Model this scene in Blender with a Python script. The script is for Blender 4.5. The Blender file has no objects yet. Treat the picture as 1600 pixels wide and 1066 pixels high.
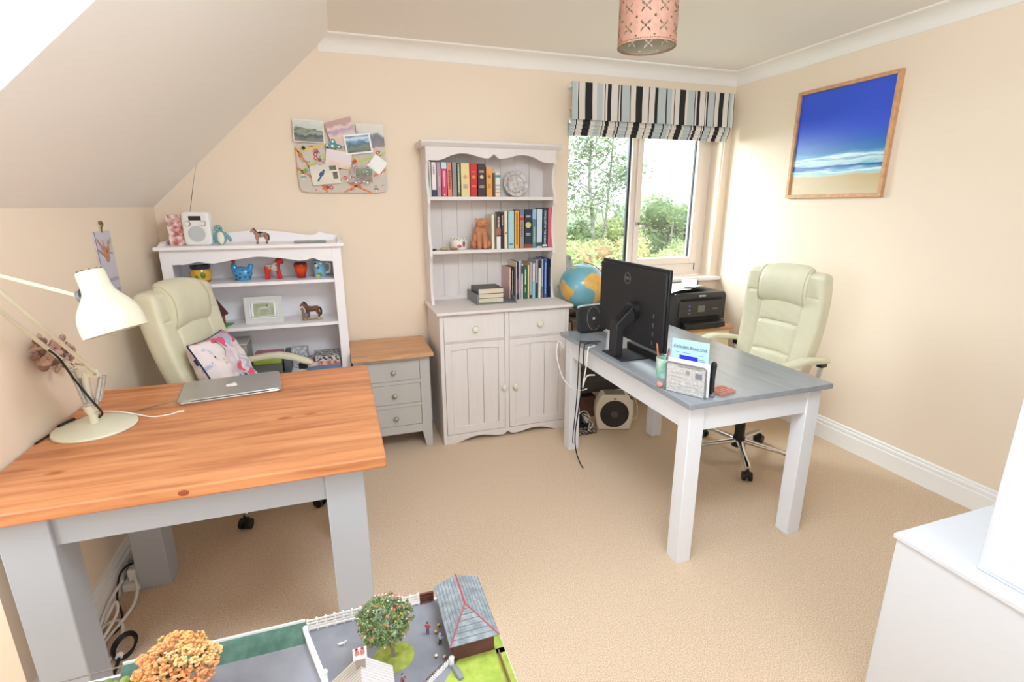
import bpy, bmesh, math, random
from mathutils import Vector, Matrix
R_ = math.radians
rnd = random.Random(7)
S = bpy.context.scene
COL = S.collection

# ------------------------------------------------------------------ camera, sky, lights, exposure
CAMPOS = (-0.3414, -0.0833, 1.5347)
FWD = Vector((math.sin(.3242)*math.cos(.2625), math.cos(.3242)*math.cos(.2625), -math.sin(.2625)))
RGT = Vector((math.cos(.3242), -math.sin(.3242), 0)); UPV = RGT.cross(FWD)
ROLL = -.0031
r2 = math.cos(ROLL)*RGT + math.sin(ROLL)*UPV; u2 = -math.sin(ROLL)*RGT + math.cos(ROLL)*UPV
cam_d = bpy.data.cameras.new('camera'); cam = bpy.data.objects.new('camera', cam_d); COL.objects.link(cam)
cam_d.sensor_width = 36; cam_d.sensor_fit = 'HORIZONTAL'; cam_d.lens = 789.93/1600*36; cam_d.clip_start = .02; cam_d.clip_end = 300
cam.matrix_world = Matrix(((r2.x, u2.x, -FWD.x, CAMPOS[0]), (r2.y, u2.y, -FWD.y, CAMPOS[1]), (r2.z, u2.z, -FWD.z, CAMPOS[2]), (0, 0, 0, 1)))
S.camera = cam
S.view_settings.view_transform = 'Standard'; S.view_settings.look = 'None'; S.view_settings.gamma = 1
S.view_settings.use_curve_mapping = False
S.view_settings.exposure = 0.10
S.cycles.use_denoising = True
S.cycles.max_bounces = 10; S.cycles.diffuse_bounces = 6; S.cycles.transparent_max_bounces = 12
S.cycles.sample_clamp_indirect = 6
W = bpy.data.worlds.new('overcast_sky'); S.world = W; W.use_nodes = True
bg = W.node_tree.nodes['Background']; bg.inputs[0].default_value = (.88, .94, 1.0, 1); bg.inputs[1].default_value = 2.8

def area(name, loc, target, sx, sy, power, color):
    l = bpy.data.lights.new(name, 'AREA'); l.shape = 'RECTANGLE'; l.size = sx; l.size_y = sy; l.energy = power; l.color = color
    o = bpy.data.objects.new(name, l); COL.objects.link(o); o.location = loc
    d = Vector(target)-Vector(loc); o.rotation_euler = d.to_track_quat('-Z', 'Y').to_euler(); return o
# daylight through the dormer window (left, beside the camera) and the garden window; rear and ceiling lamps are added fill
area('daylight_dormer', (-2.17, .62, 1.55), (1.2, 1.2, 1.0), 1.3, 1.1, 30, (.77, .89, 1))
area('fill_rear', (1.0, -1.52, 1.75), (.9, 3.0, .9), 2.4, 1.2, 40, (.77, .89, 1))  # added fill lamp behind the camera; no window stands there
area('fill_ceiling', (.35, .75, 2.47), (.9, 2.1, .2), .9, .8, 60, (.77, .89, 1))  # invented rooflight lamp, added to even out the room's brightness
area('daylight_garden', (.5, 4.75, 2.6), (2.5, 3.1, 1.0), 1.3, 1.8, 265, (.86, .93, 1))
sl = bpy.data.lights.new('foliage_fill_sun', 'SUN'); sl.energy = 2.0; sl.angle = R_(8); sl.color = (1, .98, .92)  # sun lamp added to brighten the garden foliage under the overcast sky
so = bpy.data.objects.new('foliage_fill_sun', sl); COL.objects.link(so); so.rotation_euler = Vector((-.25, .8, -.75)).to_track_quat('-Z', 'Y').to_euler()

# ------------------------------------------------------------------ mesh helpers
class M:
    """collects shapes and becomes ONE mesh object"""
    def __init__(s, off=(0, 0, 0)):
        s.v = []; s.f = []; s.mi = []; s.sm = []; s.off = Vector(off)
    def add(s, vs, fs, mi=0, sm=False):
        b = len(s.v)
        s.v += [Vector(p)-s.off for p in vs]
        for f in fs: s.f.append([b+i for i in f]); s.mi.append(mi); s.sm.append(sm)
        return s
    def box(s, x0, x1, y0, y1, z0, z1, mi=0, mat=None):
        vs = [Vector((x, y, z)) for z in (z0, z1) for y in (y0, y1) for x in (x0, x1)]
        if mat is not None: vs = [mat @ p for p in vs]
        return s.add(vs, [(0, 2, 3, 1), (4, 5, 7, 6), (0, 1, 5, 4), (2, 6, 7, 3), (0, 4, 6, 2), (1, 3, 7, 5)], mi)
    def loft(s, rings, mi=0, sm=True, caps=True, close=True):
        n = len(rings[0]); vs = [p for r in rings for p in r]; fs = []
        for i in range(len(rings)-1):
            for j in range(n if close else n-1):
                k = (j+1) % n
                fs.append((i*n+j, i*n+k, (i+1)*n+k, (i+1)*n+j))
        s.add(vs, fs, mi, sm)
        if caps:
            b = len(s.v)-len(vs); m_ = b+(len(rings)-1)*n
            s.f += [list(range(b, b+n))[::-1], list(range(m_, m_+n))]; s.mi += [mi, mi]; s.sm += [False, False]
        return s
    def cyl(s, p0, p1, r0, r1=None, n=16, mi=0, caps=True):
        r1 = r0 if r1 is None else r1
        p0, p1 = Vector(p0), Vector(p1); d = (p1-p0).normalized()
        a = d.orthogonal().normalized(); b = d.cross(a)
        ring = lambda c, r: [c+r*(math.cos(2*math.pi*i/n)*a+math.sin(2*math.pi*i/n)*b) for i in range(n)]
        return s.loft([ring(p0, r0), ring(p1, r1)], mi, True, caps)
    def lathe(s, prof, c=(0, 0, 0), n=24, mi=0, mat=None, caps=True):
        rings = []
        for r, z in prof:
            rg = [Vector((r*math.cos(2*math.pi*i/n), r*math.sin(2*math.pi*i/n), z)) for i in range(n)]
            if mat is not None: rg = [mat @ p for p in rg]
            rings.append([p+Vector(c) for p in rg])
        return s.loft(rings, mi, True, caps)
    def tube(s, pts, r, n=8, mi=0, sub=6, smooth=True, flat=1.0):
        P = [Vector(p) for p in pts]
        if smooth and len(P) > 2:
            Q = []
            for i in range(len(P)-1):
                a = P[max(i-1, 0)]; b = P[i]; c = P[i+1]; d = P[min(i+2, len(P)-1)]
                for k in range(sub):
                    t = k/sub
                    Q.append(.5*((2*b)+(c-a)*t+(2*a-5*b+4*c-d)*t*t+(3*b-a-3*c+d)*t**3))
            Q.append(P[-1]); P = Q
        rings = []; up = None
        for i, p in enumerate(P):
            d = (P[min(i+1, len(P)-1)]-P[max(i-1, 0)])
            if d.length < 1e-9: d = Vector((0, 0, 1))
            d.normalize()
            if up is None: up = d.orthogonal().normalized()
            up = (up-up.dot(d)*d); up = up.normalized() if up.length > 1e-6 else d.orthogonal().normalized()
            b = d.cross(up); rr = r(i/(len(P)-1)) if callable(r) else r
            rings.append([p+rr*(math.cos(2*math.pi*j/n)*up+math.sin(2*math.pi*j/n)*b*flat) for j in range(n)])
        return s.loft(rings, mi)
    def prism(s, poly, ax, a, b, mi=0, sm=False):
        """poly: 2d outline; ax: axis of extrusion; a..b: range along it"""
        def P(u, v, w): return {'x': (w, u, v), 'y': (u, w, v), 'z': (u, v, w)}[ax]
        n = len(poly)
        A = [P(u, v, a) for u, v in poly]; B = [P(u, v, b) for u, v in poly]
        s.add(A+B, [(i, (i+1) % n, n+(i+1) % n, n+i) for i in range(n)], mi, sm)
        b = len(s.v)-2*n; s.f += [list(range(b, b+n))[::-1], list(range(b+n, b+2*n))]; s.mi += [mi, mi]; s.sm += [False, False]; return s
    def ell(s, c, r, mi=0, nu=16, nv=10, mat=None, e=1.0):
        """ellipsoid; e < 1 gives a boxy superellipsoid"""
        pw = lambda x: math.copysign(abs(x)**e, x)
        rings = []
        for j in range(nv+1):
            ph = -math.pi/2+math.pi*j/nv
            ph = max(-1.5607, min(1.5607, ph))
            rg = []
            for i in range(nu):
                th = 2*math.pi*i/nu
                p = Vector((r[0]*pw(math.cos(ph))*pw(math.cos(th)), r[1]*pw(math.cos(ph))*pw(math.sin(th)), r[2]*pw(math.sin(ph))))
                if mat is not None: p = mat @ p
                rg.append(p+Vector(c))
            rings.append(rg)
        return s.loft(rings, mi)
    def leaves(s, c, r, n, size, mis=(0,), shell=.55, rr=rnd):
        for _ in range(n):
            d = Vector((rr.gauss(0, 1), rr.gauss(0, 1), rr.gauss(0, 1))).normalized(); k = shell+(1-shell)*rr.random()
            p = Vector((c[0]+d.x*r[0]*k, c[1]+d.y*r[1]*k, c[2]+d.z*r[2]*k))
            a = Vector((rr.gauss(0, 1), rr.gauss(0, 1), rr.gauss(0, 1))).normalized(); b = a.orthogonal().normalized(); z = size*(.6+.8*rr.random())
            s.add([p-a*z, p+b*z*.5, p+a*z, p-b*z*.5], [(0, 1, 2, 3)], rr.choice(mis))
        return s
    def build(s, name, mats, parent=None, bevel=0, seg=2, label=None):
        me = bpy.data.meshes.new(name); me.from_pydata([tuple(p) for p in s.v], [], s.f)
        mats = mats if isinstance(mats, (list, tuple)) else [mats]
        for m in mats: me.materials.append(m)
        me.polygons.foreach_set('material_index', s.mi); me.polygons.foreach_set('use_smooth', s.sm)
        bm = bmesh.new(); bm.from_mesh(me);
        bmesh.ops.recalc_face_normals(bm, faces=bm.faces); bm.to_mesh(me); bm.free()
        try: me.set_sharp_from_angle(angle=R_(40))
        except Exception: pass
        o = bpy.data.objects.new(name, me); COL.objects.link(o)
        if parent is not None: o.parent = parent
        if bevel:
            b = o.modifiers.new('edge', 'BEVEL'); b.width = bevel; b.segments = seg; b.limit_method = 'ANGLE'; b.angle_limit = R_(50)
        if label: o['label'] = label
        return o
def thing(name, label, cat, loc=(0, 0, 0), rz=0, group=None):
    o = bpy.data.objects.new(name, None); COL.objects.link(o); o.location = loc; o.rotation_euler = (0, 0, rz)
    o.empty_display_size = .05; o['label'] = label; o['category'] = cat
    if group: o['group'] = group
    return o
def tag(o, label, cat, group=None):
    o['label'] = label; o['category'] = cat
    if group: o['group'] = group
    return o
def struct(o): o['kind'] = 'structure'; return o
def text(body, size, org, right, up, mat, parent, name='lettering', depth=.0006, align='CENTER', off=(0, 0, 0), bold=0, squeeze=1):
    c = bpy.data.curves.new(name, 'FONT'); c.body = body; c.size = size; c.extrude = depth; c.align_x = align; c.align_y = 'CENTER'; c.offset = bold
    c.resolution_u = 2
    t = bpy.data.objects.new(name, c); COL.objects.link(t)
    me = bpy.data.meshes.new_from_object(t); bpy.data.objects.remove(t)
    r = Vector(right).normalized(); u = Vector(up).normalized(); n = r.cross(u); org = Vector(org)-Vector(off)
    me.transform(Matrix(((r.x*squeeze, u.x, n.x, org.x), (r.y*squeeze, u.y, n.y, org.y), (r.z*squeeze, u.z, n.z, org.z), (0, 0, 0, 1))))
    me.materials.clear(); me.materials.append(mat)
    o = bpy.data.objects.new(name, me); COL.objects.link(o); o.parent = parent; return o

# ------------------------------------------------------------------ materials
def lin(c):
    f = lambda x: x/12.92 if x <= .04045 else ((x+.055)/1.055)**2.4
    return tuple(f(v/255) for v in c)+(1,)
def mat(name, c, rough=.6, metal=0, noise=0, nscale=20, bump=0, bscale=60, spec=None, coat=0, stretch=(1, 1, 1), c2=None, detail=4):
    m = bpy.data.materials.new(name); m.use_nodes = True; nt = m.node_tree; b = nt.nodes['Principled BSDF']
    b.inputs['Base Color'].default_value = lin(c); b.inputs['Roughness'].default_value = rough; b.inputs['Metallic'].default_value = metal
    if spec is not None: b.inputs['Specular IOR Level'].default_value = spec
    if coat: b.inputs['Coat Weight'].default_value = coat
    tc = nt.nodes.new('ShaderNodeTexCoord'); mp = nt.nodes.new('ShaderNodeMapping'); mp.inputs['Scale'].default_value = stretch
    nt.links.new(tc.outputs['Object'], mp.inputs['Vector'])
    if noise or c2:
        n = nt.nodes.new('ShaderNodeTexNoise'); n.inputs['Scale'].default_value = nscale; n.inputs['Detail'].default_value = detail
        nt.links.new(mp.outputs[0], n.inputs['Vector'])
        cr = nt.nodes.new('ShaderNodeValToRGB'); cr.color_ramp.elements[0].position = .35; cr.color_ramp.elements[1].position = .65
        d = c2 if c2 else tuple(max(0, v*(1-noise)) for v in c)
        cr.color_ramp.elements[0].color = lin(d); cr.color_ramp.elements[1].color = lin(c)
        nt.links.new(n.outputs[0], cr.inputs[0]); nt.links.new(cr.outputs[0], b.inputs['Base Color'])
    if bump:
        n2 = nt.nodes.new('ShaderNodeTexNoise'); n2.inputs['Scale'].default_value = bscale; n2.inputs['Detail'].default_value = 3
        nt.links.new(mp.outputs[0], n2.inputs['Vector'])
        bp = nt.nodes.new('ShaderNodeBump'); bp.inputs['Strength'].default_value = bump; bp.inputs['Distance'].default_value = .003
        nt.links.new(n2.outputs[0], bp.inputs['Height']); nt.links.new(bp.outputs[0], b.inputs['Normal'])
    return m
def wood(name, ca, cb, cc, grain=(1.2, 14, 14), knots=False, rough=.42, plank=0):
    m = bpy.data.materials.new(name); m.use_nodes = True; nt = m.node_tree; b = nt.nodes['Principled BSDF']; L = nt.links.new
    tc = nt.nodes.new('ShaderNodeTexCoord'); mp = nt.nodes.new('ShaderNodeMapping'); mp.inputs['Scale'].default_value = grain
    L(tc.outputs['Object'], mp.inputs[0])
    n = nt.nodes.new('ShaderNodeTexNoise'); n.inputs['Scale'].default_value = 2.2; n.inputs['Detail'].default_value = 7; n.inputs['Distortion'].default_value = .6
    L(mp.outputs[0], n.inputs[0])
    cr = nt.nodes.new('ShaderNodeValToRGB'); e = cr.color_ramp.elements
    e[0].position = .3; e[0].color = lin(ca); e[1].position = .7; e[1].color = lin(cc); k = e.new(.5); k.color = lin(cb)
    L(n.outputs[0], cr.inputs[0]); out = cr.outputs[0]
    if plank:
        sx = nt.nodes.new('ShaderNodeSeparateXYZ'); L(tc.outputs['Object'], sx.inputs[0])
        mm = nt.nodes.new('ShaderNodeMath'); mm.operation = 'DIVIDE'; mm.inputs[1].default_value = plank; L(sx.outputs[1], mm.inputs[0])
        fl = nt.nodes.new('ShaderNodeMath'); fl.operation = 'FLOOR'; L(mm.outputs[0], fl.inputs[0])
        wn = nt.nodes.new('ShaderNodeTexWhiteNoise'); wn.noise_dimensions = '1D'; L(fl.outputs[0], wn.inputs['W'])
        mr = nt.nodes.new('ShaderNodeMapRange'); mr.inputs['To Min'].default_value = .88; mr.inputs['To Max'].default_value = 1.06; L(wn.outputs['Value'], mr.inputs['Value'])
        hs = nt.nodes.new('ShaderNodeHueSaturation'); L(mr.outputs[0], hs.inputs['Value']); L(out, hs.inputs['Color']); out = hs.outputs[0]
    if knots:
        m3 = nt.nodes.new('ShaderNodeMapping'); m3.inputs['Scale'].default_value = (4.2, 7.5, 4); L(tc.outputs['Object'], m3.inputs[0])
        v = nt.nodes.new('ShaderNodeTexVoronoi'); v.inputs['Scale'].default_value = 1.0; L(m3.outputs[0], v.inputs['Vector'])
        c3 = nt.nodes.new('ShaderNodeValToRGB'); q = c3.color_ramp.elements; q[0].position = .05; q[0].color = (1, 1, 1, 1); q[1].position = .13; q[1].color = (0, 0, 0, 1)
        L(v.outputs['Distance'], c3.inputs[0])
        mx = nt.nodes.new('ShaderNodeMix'); mx.data_type = 'RGBA'; L(c3.outputs[0], mx.inputs['Factor']); L(out, mx.inputs['A']); mx.inputs['B'].default_value = lin((165, 88, 44)); out = mx.outputs['Result']
    L(out, b.inputs['Base Color']); b.inputs['Roughness'].default_value = rough
    bp = nt.nodes.new('ShaderNodeBump'); bp.inputs['Strength'].default_value = .15; bp.inputs['Distance'].default_value = .002; L(n.outputs[0], bp.inputs['Height']); L(bp.outputs[0], b.inputs['Normal'])
    return m
WALL = mat('cream_wall_paint', (240, 223, 202), .85, bump=.08, bscale=180)
CEIL = mat('ceiling_paint', (246, 241, 235), .9, bump=.05, bscale=150)
CORN = mat('white_plaster', (244, 240, 234), .7)
GLOSSW = mat('white_gloss_paint', (247, 245, 243), .35)
CARPET = mat('beige_carpet', (240, 217, 191), .98, c2=(200, 172, 142), nscale=240, bump=.9, bscale=330, spec=.1, detail=2)
PINE = wood('orange_pine', (176, 107, 64), (207, 136, 88), (222, 152, 102), knots=True, plank=.135)
OAK = wood('light_oak', (190, 138, 96), (206, 155, 112), (216, 168, 126), grain=(2, 22, 22))
DESKGREY = mat('grey_desk_paint', (172, 175, 181), .5, bump=.04)
GREYTOP = wood('grey_painted_top', (138, 143, 149), (146, 151, 157), (153, 157, 163), grain=(14, 1.2, 14), rough=.2)
OFFW = mat('offwhite_desk_paint', (230, 231, 236), .5, bump=.03)
SHELFW = mat('white_shelf_paint', (248, 245, 248), .5, bump=.03)
DRESS = mat('lilac_grey_paint', (227, 219, 215), .6, noise=.012, nscale=9, bump=.12, bscale=40, stretch=(6, 6, .6))
BEDG = mat('warm_grey_paint', (190, 187, 182), .55)
LEATHER = mat('cream_leather', (228, 224, 196), .42, noise=.03, nscale=6, bump=.25, bscale=170, coat=.15)
CHROME = mat('chrome', (225, 225, 228), .12, 1)
NICKEL = mat('brushed_nickel', (190, 182, 170), .3, 1)
BLACK = mat('black_plastic', (24, 24, 26), .4)
BLACKM = mat('matt_black_plastic', (30, 29, 31), .6)
DARKHOLE = mat('dark_recess', (12, 12, 13), .8)
SILVER = mat('silver_aluminium', (196, 196, 194), .35, .85)
GREYMET = mat('grey_enamel_metal', (128, 129, 132), .45, .3)
WHITEP = mat('white_plastic', (240, 238, 232), .4)
IVORY = mat('ivory_enamel', (222, 219, 196), .28, coat=.3)
PAPER = mat('white_paper', (246, 246, 244), .8)
PAGES = mat('book_pages', (232, 214, 188), .9, noise=.1, nscale=3, stretch=(1, 1, 180))
def C(r, g, b, rough=.55, **k):
    key = 'paint_%02x%02x%02x' % (r, g, b)
    m = bpy.data.materials.get(key)
    return m or mat(key, (r, g, b), rough, **k)
def glassm(name, tint=(1, 1, 1), refl=.07):
    m = bpy.data.materials.new(name); m.use_nodes = True; nt = m.node_tree; nt.nodes.remove(nt.nodes['Principled BSDF'])
    t = nt.nodes.new('ShaderNodeBsdfTransparent'); t.inputs[0].default_value = (*tint, 1); g = nt.nodes.new('ShaderNodeBsdfGlossy'); g.inputs['Roughness'].default_value = .02
    x = nt.nodes.new('ShaderNodeMixShader'); x.inputs[0].default_value = refl
    nt.links.new(t.outputs[0], x.inputs[1]); nt.links.new(g.outputs[0], x.inputs[2]); nt.links.new(x.outputs[0], nt.nodes['Material Output'].inputs[0]); return m
GLASS = glassm('window_glass', (.97, .99, .98))

# ------------------------------------------------------------------ room shell
XL, XR, YB, YF, ZC = -1.33, 2.668, 3.414, -1.6, 2.5
struct(M().box(-2.4, 2.8, -1.7, 3.55, -.1, 0).build('floor', CARPET))
struct(M().box(-2.4, 2.8, -1.7, 3.7, ZC, 2.6).build('ceiling', CEIL))
struct(M().prism([(XL, 1.53), (-.298, ZC), (-.298, ZC+.1), (XL-.12, ZC+.1), (XL-.12, 1.53)], 'y', 1.5, YB+.1).build('ceiling_slope', CEIL))
struct(M().box(XL-.12, XL, 1.5, YB+.1, 0, 1.53).build('wall_left', WALL))
rl = M()
for b in ((-.14, .84, .30, .36), (-.14, .84, 1.14, 1.20)): rl.box(b[0], b[1], b[2], b[3], 2.485, 2.52)
for b in ((-.14, -.10, .36, 1.14), (.80, .84, .36, 1.14)): rl.box(b[0], b[1], b[2], b[3], 2.485, 2.52)
struct(rl.build('fill_lamp_frame', GLOSSW))  # unseen rooflight surround, made up to go with the ceiling fill lamp
# dormer recess beside the camera
struct(M().box(-2.4, XL-.12, 1.5, 1.6, 0, ZC).add([(XL-.12, 1.4999, 0), (XL, 1.4999, 0), (XL, 1.4999, 1.53), (-.298, 1.4999, ZC), (XL-.12, 1.4999, ZC)], [(0, 1, 2, 3, 4)]).build('wall_dormer', WALL))
struct(M().box(-2.4, XL, -.45, -.35, 0, ZC).build('wall_dormer_far', WALL))
struct(M().box(-2.45, -2.3, -.4, 1.55, 0, .95).box(-2.45, -2.3, -.4, 1.55, 2.15, ZC).box(-2.45, -2.3, -.4, -.1, .95, 2.15).box(-2.45, -2.3, 1.35, 1.55, .95, 2.15).build('wall_dormer_front', WALL))
w = M()
for y in (-.1, .62, 1.3): w.box(-2.4, -2.34, y, y+.05, .95, 2.15)
w.box(-2.4, -2.34, -.1, 1.35, .95, 1.0).box(-2.4, -2.34, -.1, 1.35, 2.1, 2.15)
w2 = struct(w.build('window_2', GLOSSW))
M().box(-2.38, -2.375, -.1, 1.35, .95, 2.15).build('pane', GLASS, w2)
struct(M().box(XL-.12, XL, -1.7, -.4, 0, ZC).build('wall_left_front', WALL))
struct(M().box(XL-.1, 2.8, -1.7, YF, 0, ZC).build('wall_front', WALL))
struct(M().box(XR, 2.8, -1.7, 3.7, 0, ZC).build('wall_right', WALL))
WX0, WX1, WZ0, WZ1 = 1.265, 2.585, .955, 2.2
struct(M().box(XL-.1, WX0, YB, 3.7, 0, ZC).box(WX1, XR+.1, YB, 3.7, 0, ZC).box(WX0, WX1, YB, 3.7, 0, WZ0-.03).box(WX0, WX1, YB, 3.7, WZ1, ZC).build('wall_back', WALL))
def base_prof(sgn, face):   # skirting outline: distance from wall, height
    return [(face, 0), (face+sgn*.018, 0), (face+sgn*.018, .098), (face+sgn*.009, .104), (face+sgn*.015, .110), (face+sgn*.015, .124), (face+sgn*.006, .130), (face+sgn*.010, .136), (face+sgn*.009, .143), (face, .148)]
struct(M().prism(base_prof(-1, XR), 'y', YF, YB).build('baseboard_right', GLOSSW))
struct(M().prism(base_prof(1, XL), 'y', 1.5, YB).build('baseboard_left', GLOSSW))
struct(M().prism(base_prof(-1, YB), 'x', XL, XR).build('baseboard_back', GLOSSW))
struct(M().prism(base_prof(-1, 1.5), 'x', -2.3, XL+.018).build('baseboard_dormer', GLOSSW))
def cove(sgn, face, e=.09):
    pts = [(face, ZC)]
    pts += [(face+sgn*e, ZC), (face+sgn*e, ZC-.008)]
    for k in range(7):
        a = k/6*math.pi/2
        pts.append((face+sgn*(e*.92-e*.85*math.sin(a)), ZC-.012-(.068)*(1-math.cos(a))))
    pts += [(face+sgn*.004, ZC-.088), (face, ZC-.09)]
    return pts
m = M()
def cove_x(x0, x1):
    return M().prism(cove(-1, YB), 'x', x0, x1)
struct(cove_x(-.36, XR).build('trim_1', CORN)); struct(M().prism(cove(-1, XR), 'y', YF, YB).build('trim_2', CORN))

# ------------------------------------------------------------------ garden window
FR = mat('blush_upvc', (238, 224, 212), .35); GASK = mat('window_gasket', (40, 44, 50), .6)
wf = M()
y0, y1 = 3.53, 3.60
wf.box(WX0, WX0+.045, y0, y1, WZ0, WZ1).box(WX1-.075, WX1, y0, y1, WZ0, WZ1).box(WX0+.045, WX1-.075, y0, y1, WZ0, WZ0+.10).box(WX0+.045, WX1-.075, y0, y1, WZ1-.06, WZ1)
wf.box(1.855, 1.90, y0, y1, WZ0+.10, WZ1-.06)
win = struct(wf.build('window_1', FR, bevel=.004))
sf = M().box(1.901, 1.945, y0-.018, y1-.01, 1.056, 2.139).box(2.448, 2.508, y0-.018, y1-.01, 1.056, 2.139).box(1.945, 2.448, y0-.018, y1-.01, 1.056, 1.108).box(1.945, 2.448, y0-.018, y1-.01, 2.09, 2.139)
M.build(sf, 'window_sash', FR, win, bevel=.004)
gk = M().box(1.838, 1.855, y0+.02, y0+.04, 1.06, 2.14).box(2.441, 2.448, y0+.01, y0+.03, 1.108, 2.09).box(2.508, 2.513, y0-.004, y0+.01, 1.0, 2.14)
gk.build('gasket', GASK, win)
M().box(1.31, 1.855, 3.57, 3.575, 1.05, 2.14).box(1.945, 2.448, 3.57, 3.575, 1.1, 2.1).build('pane', GLASS, win)
hd = M().box(1.905, 1.925, y0-.045, y0-.018, 1.38, 1.40).tube([(1.915, y0-.045, 1.39), (1.97, y0-.05, 1.388), (2.04, y0-.05, 1.37)], .006)
hd.build('window_handle', GREYMET, win)
sill = struct(M().box(WX0-.02, XR, 3.37, 3.53, WZ0-.032, WZ0).build('trim_3', GLOSSW, bevel=.008))

# ------------------------------------------------------------------ garden beyond the window
GR = mat('meadow_grass', (150, 170, 90), .95, c2=(120, 140, 66), nscale=3)
struct(M().box(-60, 90, 3.9, 160, -2.9, -2.8).build('ground_outside', GR))
LF = [C(142, 164, 104, .8), C(164, 184, 116, .8), C(192, 200, 140, .8), C(118, 146, 100, .8), C(196, 160, 124, .8)]
LF2 = [C(134, 158, 120, .8), C(116, 140, 106, .8), C(152, 172, 130, .8)]
BARK = mat('grey_bark', (170, 172, 160), .9, noise=.3, nscale=8, bump=.5)
for i, (x, y, top, r, kind, lab) in enumerate([
        (3.55, 8.4, 1.12, 1.25, 0, 'yellow-green bush at the left edge of the left window pane'),
        (4.75, 8.8, 1.22, 1.15, 4, 'bush with reddish tips in the middle of the left window pane'),
        (5.75, 8.3, 1.0, 1.05, 2, 'pale yellow-green bush low in the right window pane'),
        (6.9, 9.0, .92, 1.2, 1, 'light green bush low at the right edge of the window view'),
        (5.2, 12.6, 1.35, 1.6, 3, 'darker green shrub below the tall tree outside'),
        (7.3, 13.4, 1.25, 1.5, 1, 'mid green shrub seen just right of the window mullion'),
        (9.5, 13.8, 2.0, 1.75, 3, 'large rounded dark green tree in the right window pane')]):
    b = thing('garden_bush', lab, 'bush', (x, y, -2.8), 0, 'bushes outside the window')
    h = top+2.8
    q = M()
    for k in range(9):
        a = k*2.4
        q.tube([(0, 0, 0), (.3*math.cos(a)*r, .3*math.sin(a)*r, h*.5), (.6*math.cos(a)*r, .6*math.sin(a)*r, h*.8)], .03, 5, 0, 3)
    q.build('stem', BARK, b)
    q = M(); ms = {0: (0, 1, 2), 1: (1, 2, 0), 2: (1, 2, 2), 3: (3, 0, 3), 4: (1, 2, 4)}[kind]
    for k in range(26):
        a = rnd.random()*6.28; d = (rnd.random()**.6)*.72*r; zf = rnd.random(); s_ = r*(.26+.16*rnd.random())
        c = (d*math.cos(a), d*math.sin(a), h-s_-r*1.5*zf-(d/r)**2*.5*r)
        q.ell(c, (s_*.66, s_*.66, s_*.62), ms[k % 3], 8, 6)
        q.leaves(c, (s_, s_, s_), 620, .038 if y < 12 else .06, ms, .55)
    q.build('foliage', LF, b)
tt = thing('slender_tree', 'tall airy tree with two thin trunks outside the left window pane', 'tree', (5.9, 12, -2.8))
q = M(); q.tube([(0, 0, 0), (.05, 0, 3.5), (-.1, 0, 5), (0, .1, 6.6)], lambda t: .075*(1-.7*t), 8); q.tube([(.05, 0, 1.5), (.40, .1, 3.2), (.48, 0, 5), (.55, 0, 6.4)], lambda t: .055*(1-.7*t), 8)
tips = []
for k in range(26):
    base = rnd.choice([(0, 0), (.45, 0)]); z = 3.4+rnd.random()*3; a = rnd.random()*6.28; L = .4+rnd.random()*.7
    e = (base[0]+L*math.cos(a), L*math.sin(a), z+.5+rnd.random()*.5); tips.append(e)
    q.tube([(base[0], 0, z), ((base[0]+e[0])/2, e[1]/2, z+.2), e], lambda t: .018*(1-.7*t), 5, 0, 3)
q.build('trunk', BARK, tt)
q = M()
for e in tips: q.leaves(e, (.5, .5, .45), 130, .055, (0, 1, 2), .2)
q.leaves((.1, 0, 5.8), (.95, .9, 1.3), 1100, .055, (0, 1, 2), .2)
q.build('foliage', LF2, tt)
hz = M()
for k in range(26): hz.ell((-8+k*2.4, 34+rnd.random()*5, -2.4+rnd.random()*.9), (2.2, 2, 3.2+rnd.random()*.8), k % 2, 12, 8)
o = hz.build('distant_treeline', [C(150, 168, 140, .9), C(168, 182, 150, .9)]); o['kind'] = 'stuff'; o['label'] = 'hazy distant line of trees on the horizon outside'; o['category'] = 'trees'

# ------------------------------------------------------------------ roman blind
T = thing('roman_blind', 'black, cream and pale blue striped roman blind above the window', 'blind', (1.24, 3.36, 2.34))
st = [(133, 'b'), (160, 'c'), (165, 'k'), (171, 'c'), (205, 'k'), (246, 'c'), (272, 'b'), (306, 'c'), (318, 'k'), (323, 'c'), (335, 'k'), (357, 'c'), (397, 'k'), (403, 'c'), (411, 'k'), (420, 'b'), (467, 'k'), (472, 'c'), (503, 'k'), (544, 'c'), (582, 'k'), (588, 'c'), (622, 'k'), (641, 'b'), (690, 'k'), (698, 'b'), (728, 'c'), (743, 'k'), (748, 'c'), (779, 'k'), (818, 'c'), (833, 'b'), (877, 'k'), (883, 'c'), (893, 'k'), (911, 'c'), (946, 'k'), (950, 'c'), (957, 'k'), (967, 'b'), (1010, 'k'), (1015, 'c'), (1042, 'k'), (1073, 'c'), (1105, 'k'), (1111, 'b'), (1128, 'c'), (1143, 'k'), (1147, 'c')]
FBC = [mat('blind_cream', (226, 219, 211), .9, bump=.2, bscale=300), mat('blind_blue', (190, 199, 200), .9, bump=.2, bscale=300), mat('blind_black', (36, 36, 38), .85, bump=.2, bscale=300)]
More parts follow.
